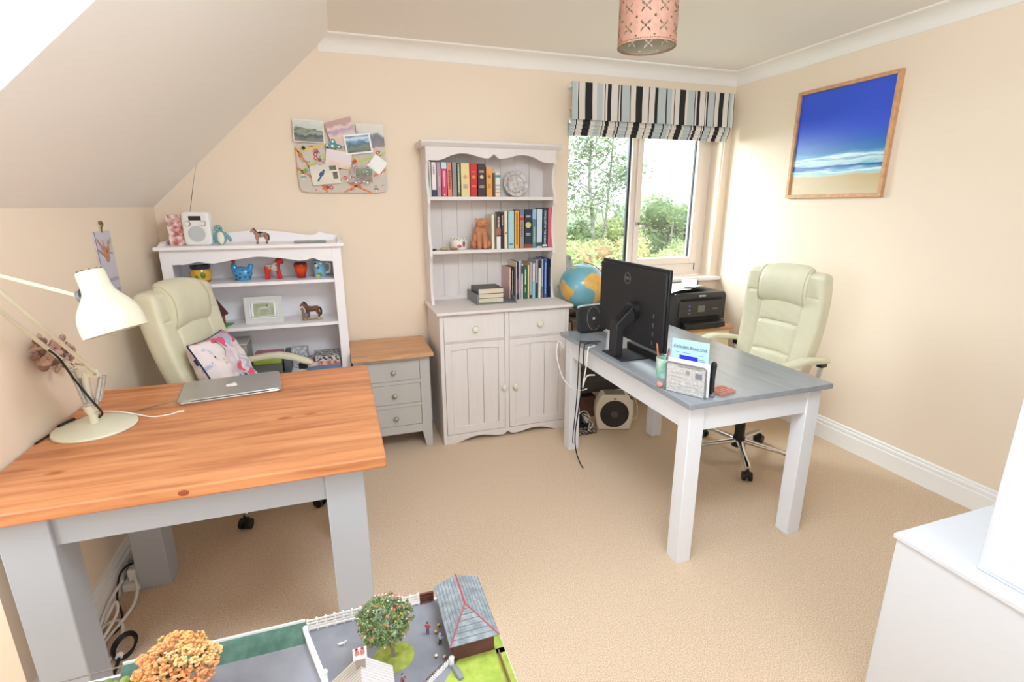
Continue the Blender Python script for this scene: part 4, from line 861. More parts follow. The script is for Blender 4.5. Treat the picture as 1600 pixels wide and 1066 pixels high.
# ------------------------------------------------------------------ anglepoise lamp
LB = (-1.185, 1.885, .8005)
T = thing('desk_lamp', 'ivory spring-arm desk lamp with round base on pine desk', 'lamp', LB)
M(LB).lathe([(.001, 0), (.118, 0), (.120, .004), (.118, .009), (.10, .014), (.03, .022), (.001, .023)], LB, 48, caps=False).build('base', IVORY, T)
px, py, pz = -1.178, 1.885, 1.0
stem = M(LB).cyl((-1.185, 1.885, .82), (-1.185, 1.885, .86), .014).cyl((-1.185, 1.885, .86), (-1.190, 1.885, .885), .018).cyl((-1.188, 1.885, .87), (-1.180, 1.885, 1.005), .0125, .010)
stem.box(-1.222, -1.142, 1.880, 1.890, .985, 1.012)
stem.build('stem', IVORY, T)
EL = Vector((-1.262, 1.60, 1.368)); A1 = Vector((-1.213, 1.885, 1.022)); A2 = Vector((-1.150, 1.885, .995))
M(LB).cyl(A1, EL+Vector((-.028, 0, .010)), .0062).build('lower_arm', IVORY, T)
M(LB).cyl(A2+(A2-EL)*.06, EL+Vector((.03, 0, .0)), .0062).build('lower_arm', IVORY, T)
SJ = Vector((-1.052, 1.64, 1.293))
M(LB).cyl(EL+Vector((0, 0, .02)), SJ, .0058).build('upper_arm', IVORY, T)
M(LB).cyl(EL+Vector((0, -.012, 0)), EL+Vector((0, .012, 0)), .028, n=24).build('elbow_plate', IVORY, T)
q = M(LB)
for p in (A1, A2, A1+(EL-A1)*.1, A2+(EL-A2)*.12, A2+(A2-EL)*.05): q.cyl(p+Vector((0, -.013, 0)), p+Vector((0, .013, 0)), .0045, n=10)
q.build('pivot_bolt', NICKEL, T)
def spring(q, a, b, r, turns, wr=.0013):
    a, b = Vector(a), Vector(b); d = (b-a); L_ = d.length; d.normalize(); u = d.orthogonal().normalized(); v = d.cross(u)
    n = turns*8; q.tube([a+d*L_*i/n+r*(math.cos(i*math.pi/4)*u+math.sin(i*math.pi/4)*v) for i in range(n+1)], wr, 5, smooth=False)
for a, b in ((A1+Vector((.004, -.012, -.01)), (-1.192, 1.872, .90)), (A2+Vector((.016, -.012, -.012)), (-1.163, 1.872, .895)), (A1+Vector((.004, .012, -.01)), (-1.192, 1.898, .90)), (A2+Vector((.016, .012, -.012)), (-1.163, 1.898, .895))):
    q = M(LB); spring(q, a, b, .0072, 34); q.cyl(a, b, .0052, n=8); q.build('spring', CHROME, T)
M(LB).cyl((-1.198, 1.868, .895), (-1.155, 1.868, .895), .003, n=8).build('spring_pin', CHROME, T); M(LB).cyl((-1.198, 1.902, .895), (-1.155, 1.902, .895), .003, n=8).build('spring_pin', CHROME, T); M(LB).tube([A1+(EL-A1)*.1, A1+(EL-A1)*.1+Vector((.03, -.01, -.01)), A2+(EL-A2)*.1], .003, 6).build('spring_bracket', CHROME, T)
# shade: axis from cap to rim
cap = Vector((-1.012, 1.64, 1.358)); rim = Vector((-.968, 1.615, 1.188)); ax = (rim-cap).normalized()
zz = ax; xx_ = zz.orthogonal().normalized(); yy_ = zz.cross(xx_)
SM = Matrix(((xx_.x, yy_.x, zz.x, 0), (xx_.y, yy_.y, zz.y, 0), (xx_.z, yy_.z, zz.z, 0), (0, 0, 0, 1)))
H_ = (rim-cap).length
prof = [(.034, 0), (.035, .012), (.036, .042), (.039, .058), (.048, .074), (.061, .092), (.072, .112), (.078, .135), (.080, .158), (.079, H_), (.076, H_), (.077, .157), (.069, .112), (.045, .074), (.032, .045), (.031, .004), (.001, .004), (.001, -.002), (.030, -.003), (.034, 0)]
sh = M(LB).lathe(prof, cap, 48, 0, SM, caps=False).build('lamp_shade', IVORY, T)
q = M(LB)
for k in range(10):
    a = k*math.pi/5; c = cap+.025*(math.cos(a)*xx_+math.sin(a)*yy_)-zz*.003; dr = (math.cos(a)*xx_+math.sin(a)*yy_)
    q.cyl(c-dr*.005, c+dr*.005, .0025, n=6)
q.build('vent_slot', DARKHOLE, sh)
jn = (SJ-(cap+ax*.05)); jn = (jn-ax*jn.dot(ax)).normalized()
JC = cap+ax*.058+jn*.040
M(LB).cyl(JC, JC+jn*.012, .021, .017, 20).cyl(JC+jn*.01, SJ, .007).build('shade_joint', GREYMET, T)
M(LB).ell(cap+ax*.12, (.028, .028, .028)).build('light_bulb', mat('frosted_bulb', (240, 238, 230), .3), T)
M(LB).tube([A1+(EL-A1)*.24+Vector((.0, -.01, 0)), A1+(EL-A1)*.20+Vector((.02, -.02, -.02)), (-1.205, 1.865, .99), (-1.17, 1.862, .91), (-1.150, 1.865, .862), (-1.165, 1.875, .842)], .0035, 8).build('lamp_flex', BLACK, T)
# cables on the desk
T = thing('lamp_cord', 'black mains flex with inline switch running behind lamp base', 'cable', (-1.22, 1.9, .80))
O_ = (-1.22, 1.9, .80)
M(O_).tube([(-1.195, 1.925, .83), (-1.21, 2.0, .806), (-1.26, 1.99, .804), (-1.293, 1.94, .804), (-1.305, 1.87, .804), (-1.315, 1.80, .8035)], .0033, 8).build('flex', BLACK, T)
M(O_).tube([(-1.278, 1.968, .812), (-1.297, 1.91, .812)], lambda t: .0115*(1-.35*abs(2*t-1)), 10, smooth=False).build('inline_switch', BLACK, T)
T = thing('charging_cable', 'thin white charging cable lying across the lamp base to desk', 'cable', (-1.1, 1.9, .80))
O_ = (-1.1, 1.9, .80)
M(O_).tube([(-1.31, 1.86, .803), (-1.29, 1.93, .806), (-1.23, 2.01, .81), (-1.19, 1.99, .822), (-1.13, 1.96, .8235), (-1.08, 1.945, .812), (-1.03, 1.93, .8025), (-.98, 1.935, .8025), (-.955, 1.955, .8025)], .0023, 8).build('lead', WHITEP, T)
M(O_).box(-.958, -.938, 1.950, 1.957, .8012, .806).build('plug_tip', WHITEP, T)

# ------------------------------------------------------------------ laptop
T = thing('laptop', 'closed silver laptop with white emblem on the pine desk', 'laptop', (-.812, 2.165, .8008), R_(7.5))
q = M(); q.ell((0, 0, .0055), (.183, .124, .0055), 0, 64, 6, None, .12); q.build('base', SILVER, T)
q = M(); q.ell((0, 0, .0138), (.183, .124, .0032), 0, 64, 6, None, .12); lid = q.build('lid', SILVER, T)
M().box(-.135, .135, -.1225, -.116, .003, .0125).build('hinge', BLACK, T)
def rev(x): return -x
q = M(); zt = .01705
body_ = []
for k in range(28):
    a = 2*math.pi*k/28; r = .0135*(1+.10*math.cos(2*a)+.0*math.sin(a)); 
    x = r*math.cos(a)*1.0; y = r*math.sin(a)*1.02
    if abs(a-math.pi/2) < .35: y -= .0025*(1-abs(a-math.pi/2)/.35)
    if abs(a-3*math.pi/2) < .35: y += .0015*(1-abs(a-3*math.pi/2)/.35)
    dx = x-.0165; dy = y-.002; d_ = math.hypot(dx, dy)
    if d_ < .0075: x = .0165-.0075*math.sqrt(max(0, 1-(dy/.0075)**2))
    body_.append((x, y))
q.prism(body_, 'z', zt, zt+.0004)
q.prism([(.000, .0145), (.001, .0185), (.0045, .0215), (.006, .0215), (.0055, .018), (.003, .0152)], 'z', zt, zt+.0004)
q.v = [Vector((p.x*1.6, p.y*1.6, p.z)) for p in q.v]; q.build('lid_emblem', C(250, 250, 250, .3), lid)
T = thing('clear_plastic_strip', 'thin clear plastic strip lying behind the white charging cable', 'strip', (-1.04, 2.06, .8008), R_(35))
M().box(-.075, .075, -.008, .008, 0, .0012).build('strip', glassm('clear_plastic', (.95, .93, .9), .25), T)

# ------------------------------------------------------------------ executive chairs
def make_chair(label, loc, rz, lean=.0):
    T = thing('executive_chair', label, 'chair', loc, rz, 'cream leather desk chairs')
    M().cyl((0, 0, .075), (0, 0, .135), .042, .036, 24).cyl((0, 0, .135), (0, 0, .30), .030, n=20).cyl((0, 0, .30), (0, 0, .40), .02, n=16).build('gas_column', BLACK, T)
    for k in range(5):
        a = R_(CH_A)+k*2*math.pi/5; d = Vector((math.cos(a), math.sin(a), 0)); pts = []; q = M()
        rings = []
        for i in range(9):
            t = i/8; r = .03+.275*t; z = .112-.01*math.sin(t*3.1)+(-.034*t**3); wv = .022*(1-.25*t); hgt = .014*(1-.2*t)
            s_ = Vector((-d.y, d.x, 0)); c = d*r+Vector((0, 0, z))
            rings.append([c+s_*wv*math.copysign(abs(math.cos(th))**.6, math.cos(th))+Vector((0, 0, 1))*hgt*math.copysign(abs(math.sin(th))**.8, math.sin(th)) for th in [2*math.pi*j/12 for j in range(12)]])
        q.loft(rings); L_ = q.build('base_leg', CHROME, T)
        c = d*.30; s_ = Vector((-d.y, d.x, 0)); q = M()
        q.cyl(c+Vector((0, 0, .05)), c+Vector((0, 0, .075)), .008, n=8)
        for w_ in (-1, 1): q.cyl(c+s_*w_*.008+Vector((0, 0, .0265)), c+s_*w_*.026+Vector((0, 0, .0265)), .0265, n=20)
        q.cyl(c-s_*.010+Vector((0, 0, .04)), c+s_*.010+Vector((0, 0, .04)), .022, n=14)
        q.build('caster', BLACK, T)
    M().box(-.12, .10, -.09, .09, .395, .43).cyl((.0, -.09, .41), (.02, -.22, .40), .006, n=8).build('tilt_mechanism', BLACK, T)
    q = M(); q.ell((.02, 0, .485), (.27, .255, .062), 0, 40, 16, None, .45); q.build('seat', LEATHER, T)
    # backrest: lofted rounded slab that leans back, with stitched seams
    rings = []; NF, NS, NB = 72, 10, 20
    def half(t): return .222+.034*math.sin(min(1, t*1.25)*math.pi*.5)-.012*max(0, t-.8)/.2
    def cx(t): return -.195-(.10+lean)*t-.03*math.sin(t*math.pi)
    sec = [(1, -1+2*(k+.5)/NF) for k in range(NF)]+[(1-2*(k+.5)/NS, 1) for k in range(NS)]+[(-1, 1-2*(k+.5)/NB) for k in range(NB)]+[(-1+2*(k+.5)/NS, -1) for k in range(NS)]
    for i in range(76):
        t = i/75; z = .46+.70*t; hw = half(t); th = .066
        if t < .04: hw *= .85+.15*t/.04; th *= .6+.4*t/.04
        e = max(0, (t-.955)/.045); th *= max(0, 1-e**2)**.5*.85+.15; hwz = hw*(1-.07*e**2)
        rg = []
        for (a, b_) in sec:
            r = max(abs(a), abs(b_)); n_ = (abs(a)**5+abs(b_)**5)**(1/5)
            u = b_/n_; x = th*a/n_; y = hwz*u
            x += .034*abs(u)**2.4
            if a == 1:
                side = .56-.06*t
                g = math.exp(-((abs(u)-side)/.030)**2)
                if abs(u) < side+.02:
                    for z0 in (.30, .555): g = max(g, math.exp(-((t-z0+.02*u*u)/.011)**2))
                g = max(g, math.exp(-((t-.80)/.011)**2)*(1 if abs(u) > side-.05 else 0), math.exp(-((t-.755)/.011)**2)*(1 if abs(u) <= side else 0))
                x -= .009*g
                if abs(u) < side: x += .012*math.cos(u/side*math.pi/2)*abs(math.sin((t-.05)/.255*math.pi))**.5
                x += .0012*math.sin(9*u+40*t)*math.sin(31*t+4*u)
            elif abs(b_) == 1 and a < .0: pass
            rg.append((x+cx(t), y, z))
        rings.append(rg)
    bk = M().loft(rings).build('backrest', LEATHER, T)
    q = M()
    for s_ in (-1, 1):
        q.tube([(cx(t)+.066+.028, s_*half(t)*.925, .46+.70*t) for t in [.05+.9*k/14 for k in range(15)]], .0022, 5)
    LS = bpy.data.materials.get('leather_seam') or mat('leather_seam', (206, 198, 160), .5)
    # head cushion: a bulging roll hung over the top edge
    rings = []; hcx, hcz = cx(.86)+.045, .46+.70*.865
    for i in range(25):
        u = i/24*2-1; k = max(.05, 1-abs(u)**6*.55); rg = []
        for j in range(26):
            a = 2*math.pi*j/26; ca, sa = math.cos(a), math.sin(a)
            x = .060*math.copysign(abs(ca)**.8, ca); z = .118*math.copysign(abs(sa)**.75, sa)
            x -= .045*max(0, z/.118)**2+.012*max(0, -z/.118)**3
            x += .0008*math.sin(i*.9+j*.6)*(1 if ca > 0 else 0)
            rg.append((hcx+x*k+.018*u*u, .158*u, hcz+z*(1-.10*abs(u)**5)+.010*(1-u*u)))
        rings.append(rg)
    hc = M().loft(rings).build('head_cushion', LEATHER, T)
    for i in (1, 23): M().tube([(r[0]+.002, r[1]+(.002 if i > 12 else -.002), r[2]) for r in rings[i]+rings[i][:1]], .0026, 5, smooth=False).build('piping', LS, hc)
    for s_ in (-1, 1):
        q = M(); rings = []
        for i in range(17):
            t = i/16; x = -.30+.47*t; z = .665+.045*math.sin(min(1, t*1.15)*math.pi*.62)-.075*max(0, t-.55)**1.3*1.4; y = s_*(.285+.035*math.sin(t*math.pi))
            w_ = .027*(.75+.5*math.sin(t*math.pi)) if t < .97 else .018; hh_ = .017 if .03 < t < .97 else .008
            rings.append([(x, y+w_*math.copysign(abs(math.cos(a))**.7, math.cos(a)), z+hh_*math.copysign(abs(math.sin(a))**.7, math.sin(a))) for a in [2*math.pi*j/14 for j in range(14)]])
        q.loft(rings); ar = q.build('armrest', LEATHER, T)
        M().box(.09, .13, s_*.30-.018, s_*.30+.018, .632, .664).build('arm_block', BLACK, ar); M().box(-.265, -.22, s_*.29-.016, s_*.29+.016, .638, .662).build('arm_block', BLACK, ar)
        q = M()
        q.tube([(.11, s_*.30, .64), (.09, s_*.30, .55), (.06, s_*.28, .47), (.03, s_*.25, .44), (0, s_*.2, .435), (-.08, s_*.2, .435), (-.13, s_*.22, .44), (-.18, s_*.27, .48), (-.225, s_*.285, .56), (-.24, s_*.29, .645)], .016, 10, flat=.35)
        q.build('arm_bracket', CHROME, T)
    return T
CH_A = 50
make_chair('cream leather executive chair at the grey desk near the window', (1.925, 2.21, 0), R_(188))
CH_A = -95
make_chair('cream leather executive chair with floral cushion behind pine desk', (-.785, 2.67, 0), R_(-16), .09)
# cushion leaning on the left chair
CU = bpy.data.materials.new('floral_cushion_print'); CU.use_nodes = True; nt = CU.node_tree; L = nt.links.new; b = nt.nodes['Principled BSDF']; b.inputs['Roughness'].default_value = .8
tc = nt.nodes.new('ShaderNodeTexCoord')
def blotch(scale, loc, lo, hi, dist=1.5, stretch=(1, 1, 1)):
    mp = nt.nodes.new('ShaderNodeMapping'); mp.inputs['Location'].default_value = loc; mp.inputs['Scale'].default_value = stretch; L(tc.outputs['Object'], mp.inputs[0])
    n = nt.nodes.new('ShaderNodeTexNoise'); n.inputs['Scale'].default_value = scale; n.inputs['Detail'].default_value = 1.5; n.inputs['Distortion'].default_value = dist; L(mp.outputs[0], n.inputs[0])
    c = nt.nodes.new('ShaderNodeValToRGB'); c.color_ramp.elements[0].position = lo; c.color_ramp.elements[1].position = hi; L(n.outputs[0], c.inputs[0]); return c.outputs[0]
cur = None; basec = lin((236, 224, 224))
prev = None
for (sc_, loc, lo, hi, colr, sr) in ((5, (0, 0, 0), .5, .56, (228, 210, 222), (1, 1, 1)), (6, (3, 1, 2), .58, .63, (186, 192, 218), (1, 1, 1)), (7, (8, 5, 1), .63, .65, (214, 176, 70), (1, 2.0, 1)), (6, (1, 7, 3), .61, .64, (228, 96, 126), (1, 1, 1)), (9, (2, 2, 9), .655, .67, (60, 72, 104), (1, 1.7, 1))):
    fac = blotch(sc_, loc, lo, hi, stretch=sr); mx = nt.nodes.new('ShaderNodeMix'); mx.data_type = 'RGBA'; L(fac, mx.inputs['Factor'])
    if prev is None: mx.inputs['A'].default_value = basec
    else: L(prev, mx.inputs['A'])
    mx.inputs['B'].default_value = lin(colr); prev = mx.outputs['Result']
L(prev, b.inputs['Base Color'])
CL = Vector((-.930, 2.67, .725))
T = thing('scatter_cushion', 'puffy floral pink and navy cushion propped on left chair', 'cushion', tuple(CL), R_(-8))
mt = Matrix.Rotation(R_(-24), 4, 'Y') @ Matrix.Rotation(R_(-3), 4, 'X')
q = M(); rings = []; n = 30; hs = .20
def pillow(side):
    g = []
    for j in range(n+1):
        row = []
        for i in range(n+1):
            u = i/n*2-1; v = j/n*2-1; e = max(0, (1-u**4)*(1-v**4))**.45
            wr = .006*math.sin(9*u+3*v)*math.sin(5*v-2*u)+.004*math.sin(17*v+4*u)
            pin = 1-.10*(1-abs(u))**1*(abs(v) > .0)*abs(v)**3-.0
            row.append(mt @ Vector((side*(.072*e+(wr+.005*math.sin(7*math.atan2(v, u))*min(1, 3*math.hypot(u, v)))*e-.02*math.exp(-(u*u+v*v)/.02)*e)+(.004 if side > 0 else 0), u*hs*(1-.06*(1-v*v)*u*u), v*hs*(1-.06*(1-u*u)*v*v))))
        g.append(row)
    return g
for s_ in (1, -1): q.loft(pillow(s_), caps=False, close=False)
q.build('cushion_cover', CU, T)
q = M(); pts = []
for (a, b_) in (((-1, -1), (1, -1)), ((1, -1), (1, 1)), ((1, 1), (-1, 1)), ((-1, 1), (-1, -1))):
    for k in range(8):
        t = k/8; u = a[0]+(b_[0]-a[0])*t; v = a[1]+(b_[1]-a[1])*t; pts.append(mt @ Vector((.002, u*hs*(1-.06*(1-v*v)*u*u), v*hs*(1-.06*(1-u*u)*v*v))))
pts.append(pts[0]); q.tube(pts, .004, 6, smooth=False); q.build('navy_piping', C(40, 46, 70, .8), T)
M().box(-.004, .006, -hs-.012, -hs+.004, .10, .13, 0, mt).build('sewn_label', C(36, 48, 80), T)

# ------------------------------------------------------------------ plugs and cables under the pine desk
T = thing('extension_socket', 'white extension socket with plugs by the left skirting', 'socket', (-1.26, 2.2, 0))
O_ = (-1.26, 2.2, 0)
M(O_).box(-1.305, -1.235, 2.07, 2.36, .0005, .035).build('socket_body', WHITEP, T, bevel=.006)
def plug(x, y, z, m_, s_=1, name='plug'):
    return M(O_).box(x-.03*s_, x+.03*s_, y-.03*s_, y+.03*s_, z, z+.05*s_).build(name, m_, T, bevel=.008)
plug(-1.255, 2.12, .0355, WHITEP, 1.05); plug(-1.268, 2.20, .0355, BLACK, .9); plug(-1.27, 2.285, .0355, WHITEP, 1.2)
q = M(O_); q.tube([(-1.26, 2.09, .06), (-1.24, 2.04, .03), (-1.235, 1.97, .012), (-1.25, 1.88, .008), (-1.27, 1.80, .008), (-1.26, 1.72, .008)], .006, 8)
q.build('white_flex', WHITEP, T)
T = thing('white_mains_cables', 'looped white cables hanging down beside the front left desk leg', 'cable', (-1.28, 1.9, 0))
O_ = (-1.28, 1.9, 0)
M(O_).tube([(-1.29, 2.06, .07), (-1.30, 1.98, .06), (-1.305, 1.90, .04), (-1.30, 1.80, .02), (-1.29, 1.70, .007), (-1.24, 1.66, .007), (-1.22, 1.75, .007), (-1.235, 1.86, .007), (-1.27, 1.90, .012), (-1.295, 1.84, .03), (-1.30, 1.74, .02)], .0055, 8).tube([(-1.30, 1.88, .02), (-1.27, 1.93, .07), (-1.255, 1.88, .05), (-1.285, 1.78, .01), (-1.30, 1.70, .007)], .005, 8).build('lead', WHITEP, T)
T = thing('black_mains_cable', 'black cable looping up from the socket along the skirting', 'cable', (-1.28, 2.1, 0))
O_ = (-1.28, 2.1, 0)
M(O_).tube([(-1.268, 2.17, .07), (-1.285, 2.11, .10), (-1.298, 2.06, .09), (-1.295, 2.0, .03), (-1.26, 1.93, .005), (-1.25, 1.86, .005), (-1.28, 1.80, .005), (-1.29, 1.72, .005)], .004, 8).build('lead', BLACK, T)
T = thing('coiled_black_lead', 'tied coil of black lead on carpet behind front left desk leg', 'cable', (-1.19, 1.70, 0))
O_ = (-1.19, 1.70, 0)
q = M(O_)
for k in range(3):
    q.tube([(-1.19+.03*math.cos(a)*(1+.1*k), 1.745+.045*math.sin(a), .012+.006*k+.012*math.sin(a)) for a in [i*math.pi/6 for i in range(13)]], .0045, 6)
q.tube([(-1.19, 1.70, .02), (-1.188, 1.66, .012), (-1.185, 1.60, .006)], .006, 6)
q.build('coil', BLACK, T); M(O_).cyl((-1.19, 1.705, .022), (-1.19, 1.69, .02), .011, n=12).build('cable_tie', WHITEP, T)
T = thing('dangling_cable', 'thin white lead dangling below the front apron of pine desk', 'cable', (-1.03, 1.95, .6))
O_ = (-1.03, 1.95, .6)
M(O_).tube([(-1.18, 2.325, .795), (-1.10, 2.342, .74), (-1.06, 2.338, .55), (-1.075, 2.33, .33), (-1.09, 2.32, .24)], .0022, 6).cyl((-1.088, 2.321, .25), (-1.095, 2.316, .215), .0042, n=8).build('lead', WHITEP, T)

# ------------------------------------------------------------------ grey topped desk (right)
DO = (1.3, 2.09, 0)
T = thing('grey_topped_desk', 'white desk with grey painted top below the garden window', 'desk', DO)
M(DO).box(.920, 1.678, 1.461, 2.725, .745, .770).build('desktop', GREYTOP, T, bevel=.003)
i_ = .029; w_ = .073
for x0 in (.920+i_, 1.678-i_-w_):
    for y0 in (1.461+i_, 2.725-i_-w_): M(DO).box(x0, x0+w_, y0, y0+w_, 0, .745).build('leg', OFFW, T, bevel=.003)
for b in ((.949+w_, 1.649-w_, 1.497, 1.517), (.949+w_, 1.649-w_, 2.668, 2.688), (.957, .977, 1.49+w_, 2.696-w_), (1.62, 1.64, 1.49+w_, 2.696-w_)):
    M(DO).box(*b, .63, .745).build('apron', OFFW, T)

# ------------------------------------------------------------------ monitor
MO = (1.06, 2.15, .7705)
T = thing('computer_monitor', 'black widescreen monitor seen from behind on grey desk', 'monitor', MO)
q = M(MO); q.box(.955, 1.155, 2.045, 2.25, .7707, .777); q.build('stand_base', BLACKM, T, bevel=.003)
M(MO).prism([(.958, .777), (1.0, .777), (1.002, .915), (1.079, .975), (1.079, 1.03), (1.045, 1.03), (.958, .945)], 'y', 2.115, 2.185).build('stand_neck', BLACKM, T, bevel=.004)
M(MO).add([(.972, 2.13, .966), (1.038, 2.13, 1.0305), (1.038, 2.172, 1.0305), (.972, 2.172, .966)], [(0, 1, 2, 3)]).build('cable_slot', DARKHOLE, T)
M(MO).cyl((1.055, 2.148, 1.003), (1.085, 2.148, 1.01), .05, n=24).build('stand_hinge', BLACK, T)
cy = 2.262
bz0, bz1, by0, by1 = .838, 1.242, 1.895, 2.53
q = M(MO); q.box(1.094, 1.112, by0, by1, bz0, bz1); q.build('bezel', BLACK, T, bevel=.004)
q = M(MO); q.prism([(by0+.004, bz0+.002), (by1-.004, bz0+.002), (by1-.004, bz1-.016), (by0+.004, bz1-.016)], 'x', 1.080, 1.094)
bkp = q.build('rear_shell', BLACKM, T, bevel=.005)
M(MO).box(1.1125, 1.114, by0+.012, by1-.012, bz0+.02, bz1-.012).build('screen', mat('dark_screen', (14, 15, 18), .08), T)
mt = Matrix.Rotation(R_(90), 4, 'Y')
LG = mat('grey_logo', (128, 128, 132), .35, .4)
lc = Vector((1.0795, 2.235, 1.163))
M(MO).lathe([(.030, 0), (.030, .0012), (.0265, .0012), (.0265, 0), (.030, 0)], lc-Vector((.0012, 0, 0)), 40, 0, mt, caps=False).build('logo_ring', LG, bkp)
text('DELL', .0185, lc-Vector((.0008, 0, 0)), (0, -1, 0), (0, 0, 1), LG, bkp, 'logo_lettering', off=MO, bold=.0006)
M(MO).cyl((1.068, 2.24, .90), (1.05, 2.275, .895), .006, n=10).build('yellow_plug', C(226, 186, 60), T); M(MO).cyl((1.05, 2.275, .895), (1.045, 2.30, .885), .005, n=10).build('plug_collar', C(226, 226, 226), T)
q = M(MO); q.box(1.067, 1.068, 2.30, 2.34, .872, .886); q.build('sticker', C(150, 150, 152), T)
q = M(MO)
for k in range(4): q.box(1.0785, 1.0798, 1.975, 1.983, 1.0-.045*k, 1.02-.045*k)
q.build('side_button', C(90, 90, 94), T)
T = thing('soundbar', 'slim black speaker bar standing under the monitor', 'speaker', (1.14, 2.2, .7705))
M((1.14, 2.2, .7705)).box(1.118, 1.160, 1.95, 2.27, .7708, .808).build('speaker_case', BLACKM, T, bevel=.006)

# ------------------------------------------------------------------ router
T = thing('router', 'black upright broadband router with thin silver ring on grey desk', 'router', (1.108, 2.665, .7705), R_(8))
q = M(); mtl = Matrix.Rotation(R_(-8), 4, 'X')
q.ell((0, 0, .085), (.112, .017, .082), 0, 40, 20, mtl, .28); q.build('case', mat('router_black', (38, 38, 40), .45), T)
M().ell((0, .008, .145), (.105, .012, .028), 0, 40, 12, mtl, .3).build('silver_top_edge', C(190, 198, 202, .25), T)
M().box(-.07, .07, -.025, .03, 0, .008).build('foot', BLACK, T)
q = M(); ring = []
for k in range(49):
    a = 2*math.pi*k/48; z_ = .085+.072*math.sin(a); ring.append(mtl @ Vector((.049*math.cos(a), -.0170, z_-.085))+Vector((0, 0, .085)))
q.tube(ring, .0011, 6, smooth=False); q.build('oval_ring', C(150, 150, 154, .3), T)
c = mtl @ Vector((0, -.0172, .0))+Vector((0, 0, .085)); M().cyl(c, c+Vector((0, -.0012, 0)), .0085, n=20).build('round_badge', C(206, 206, 208, .3), T)
# desk cables
T = thing('monitor_cables', 'black leads hanging over the desk edge to the floor', 'cable', (.92, 2.35, .77))
O_ = (.92, 2.35, .77)
M(O_).tube([(1.0, 2.38, .774), (.95, 2.40, .776), (.914, 2.38, .762), (.907, 2.37, .60), (.905, 2.40, .40), (.91, 2.45, .2), (.925, 2.46, .08), (.945, 2.44, .006), (.935, 2.38, .006)], .0036, 8).tube([(1.04, 2.42, .774), (.98, 2.43, .775), (.93, 2.44, .776), (.911, 2.43, .76), (.903, 2.43, .45), (.93, 2.52, .15), (.985, 2.62, .05), (1.08, 2.75, .03)], .003, 8).build('lead', BLACK, T)
T = thing('white_desk_cables', 'white leads looping from the desk edge down below it', 'cable', (.92, 2.4, .77))
M((.92, 2.4, .77)).tube([(.97, 2.36, .7725), (.93, 2.33, .774), (.912, 2.325, .768), (.910, 2.34, .66), (.912, 2.38, .52), (.918, 2.345, .60), (.945, 2.30, .62)], .0038, 8).tube([(.946, 2.72, .66), (.93, 2.76, .70), (.905, 2.74, .62), (.90, 2.62, .50), (.92, 2.48, .47), (.94, 2.38, .51)], .0034, 8).build('lead', WHITEP, T)

# ------------------------------------------------------------------ letter rack and stationery
RO = (.99, 1.57, .7705)
T = thing('letter_rack', 'grey wire letter rack with newsprint panel near desk corner', 'letter rack', RO, 0)
d = Vector((.095, -.165, 0)).normalized(); nrm = Vector((-d.y, d.x, 0)); nrm = -nrm if nrm.x < 0 else nrm
P = Vector((.926, 1.634, .7712))
def panel(q, off, w_, h_, lean_, th=.0015, mi=0, inset=0, z0=0):
    a = P+nrm*off+d*inset; b_ = a+d*(w_-2*inset); up = Vector((0, 0, 1))*h_-nrm*lean_
    z = Vector((0, 0, z0)); q.add([a+z, b_+z, b_+up+z, a+up+z, a+z+nrm*th, b_+z+nrm*th, b_+up+z+nrm*th, a+up+z+nrm*th], [(0, 1, 2, 3), (7, 6, 5, 4), (0, 4, 5, 1), (1, 5, 6, 2), (2, 6, 7, 3), (3, 7, 4, 0)], mi)
q = M(RO)
W_, H2 = .170, .132
for off in (.0, .032, .064):
    hh_ = H2 if off == 0 else .085; le = .012
    a = P+nrm*off; up = Vector((0, 0, hh_))-nrm*le
    q.tube([a, a+up*.93, a+up+d*.012, a+up+d*(W_-.012), a+d*W_+up*.93, a+d*W_], .0032, 8, smooth=False); q.tube([a, a+d*W_], .0028, 6, smooth=False)
for k in range(4): s0 = P+d*(W_*k/3); q.tube([s0, s0+nrm*.064], .0028, 6, smooth=False)
q.build('wire_frame', GREYMET, T)
NP = mat('newsprint', (214, 210, 206), .8, c2=(176, 172, 170), nscale=120, detail=2, stretch=(1, 1, 2.5))
q = M(RO); panel(q, .002, W_-.004, H2-.006, .0115, inset=.003, z0=.002); pn = q.build('newsprint_panel', NP, T)
q = M(RO)
def pat(u0, u1, v0, v1, off=.0004, mi=0):
    up = Vector((0, 0, H2))-nrm*.012; a = P-nrm*off
    q.add([a+d*W_*u0+up*v0, a+d*W_*u1+up*v0, a+d*W_*u1+up*v1, a+d*W_*u0+up*v1], [(0, 1, 2, 3)], mi)
pat(.74, .90, .60, .78, mi=0); pat(.50, .60, .68, .80, mi=1); pat(.3, .9, .90, .93, mi=1)
for k in range(5): pat(.1+.0*k, .42, .15+.13*k, .16+.13*k, mi=1)
for k in range(4): pat(.5, .66, .15+.12*k, .16+.12*k, mi=1)
for k in range(3): pat(.72, .9, .15+.12*k, .16+.12*k, mi=1)
q.build('printed_blocks', [C(120, 124, 140), C(150, 148, 148)], pn)
T2 = thing('white_envelope', 'large white envelope standing in the letter rack', 'envelope', RO)
q = M(RO); panel(q, .012, .18, .145, .010, inset=.002, z0=.003); q.build('envelope', PAPER, T2)
T2 = thing('club_notice', 'pale blue club notice sheet standing in the letter rack', 'paper', RO)
q = M(RO); panel(q, .022, .175, .225, .014, inset=.010, z0=.006, th=.001); sheet = q.build('blue_sheet', C(176, 214, 232, .8), T2)
up = (Vector((0, 0, .225))-nrm*.014).normalized()
def onp(u, v): return P+nrm*(.0215)+d*(.010+.155*u)+(Vector((0, 0, .225))-nrm*.014)*v+Vector((0, 0, .006))
INK = C(70, 96, 130)
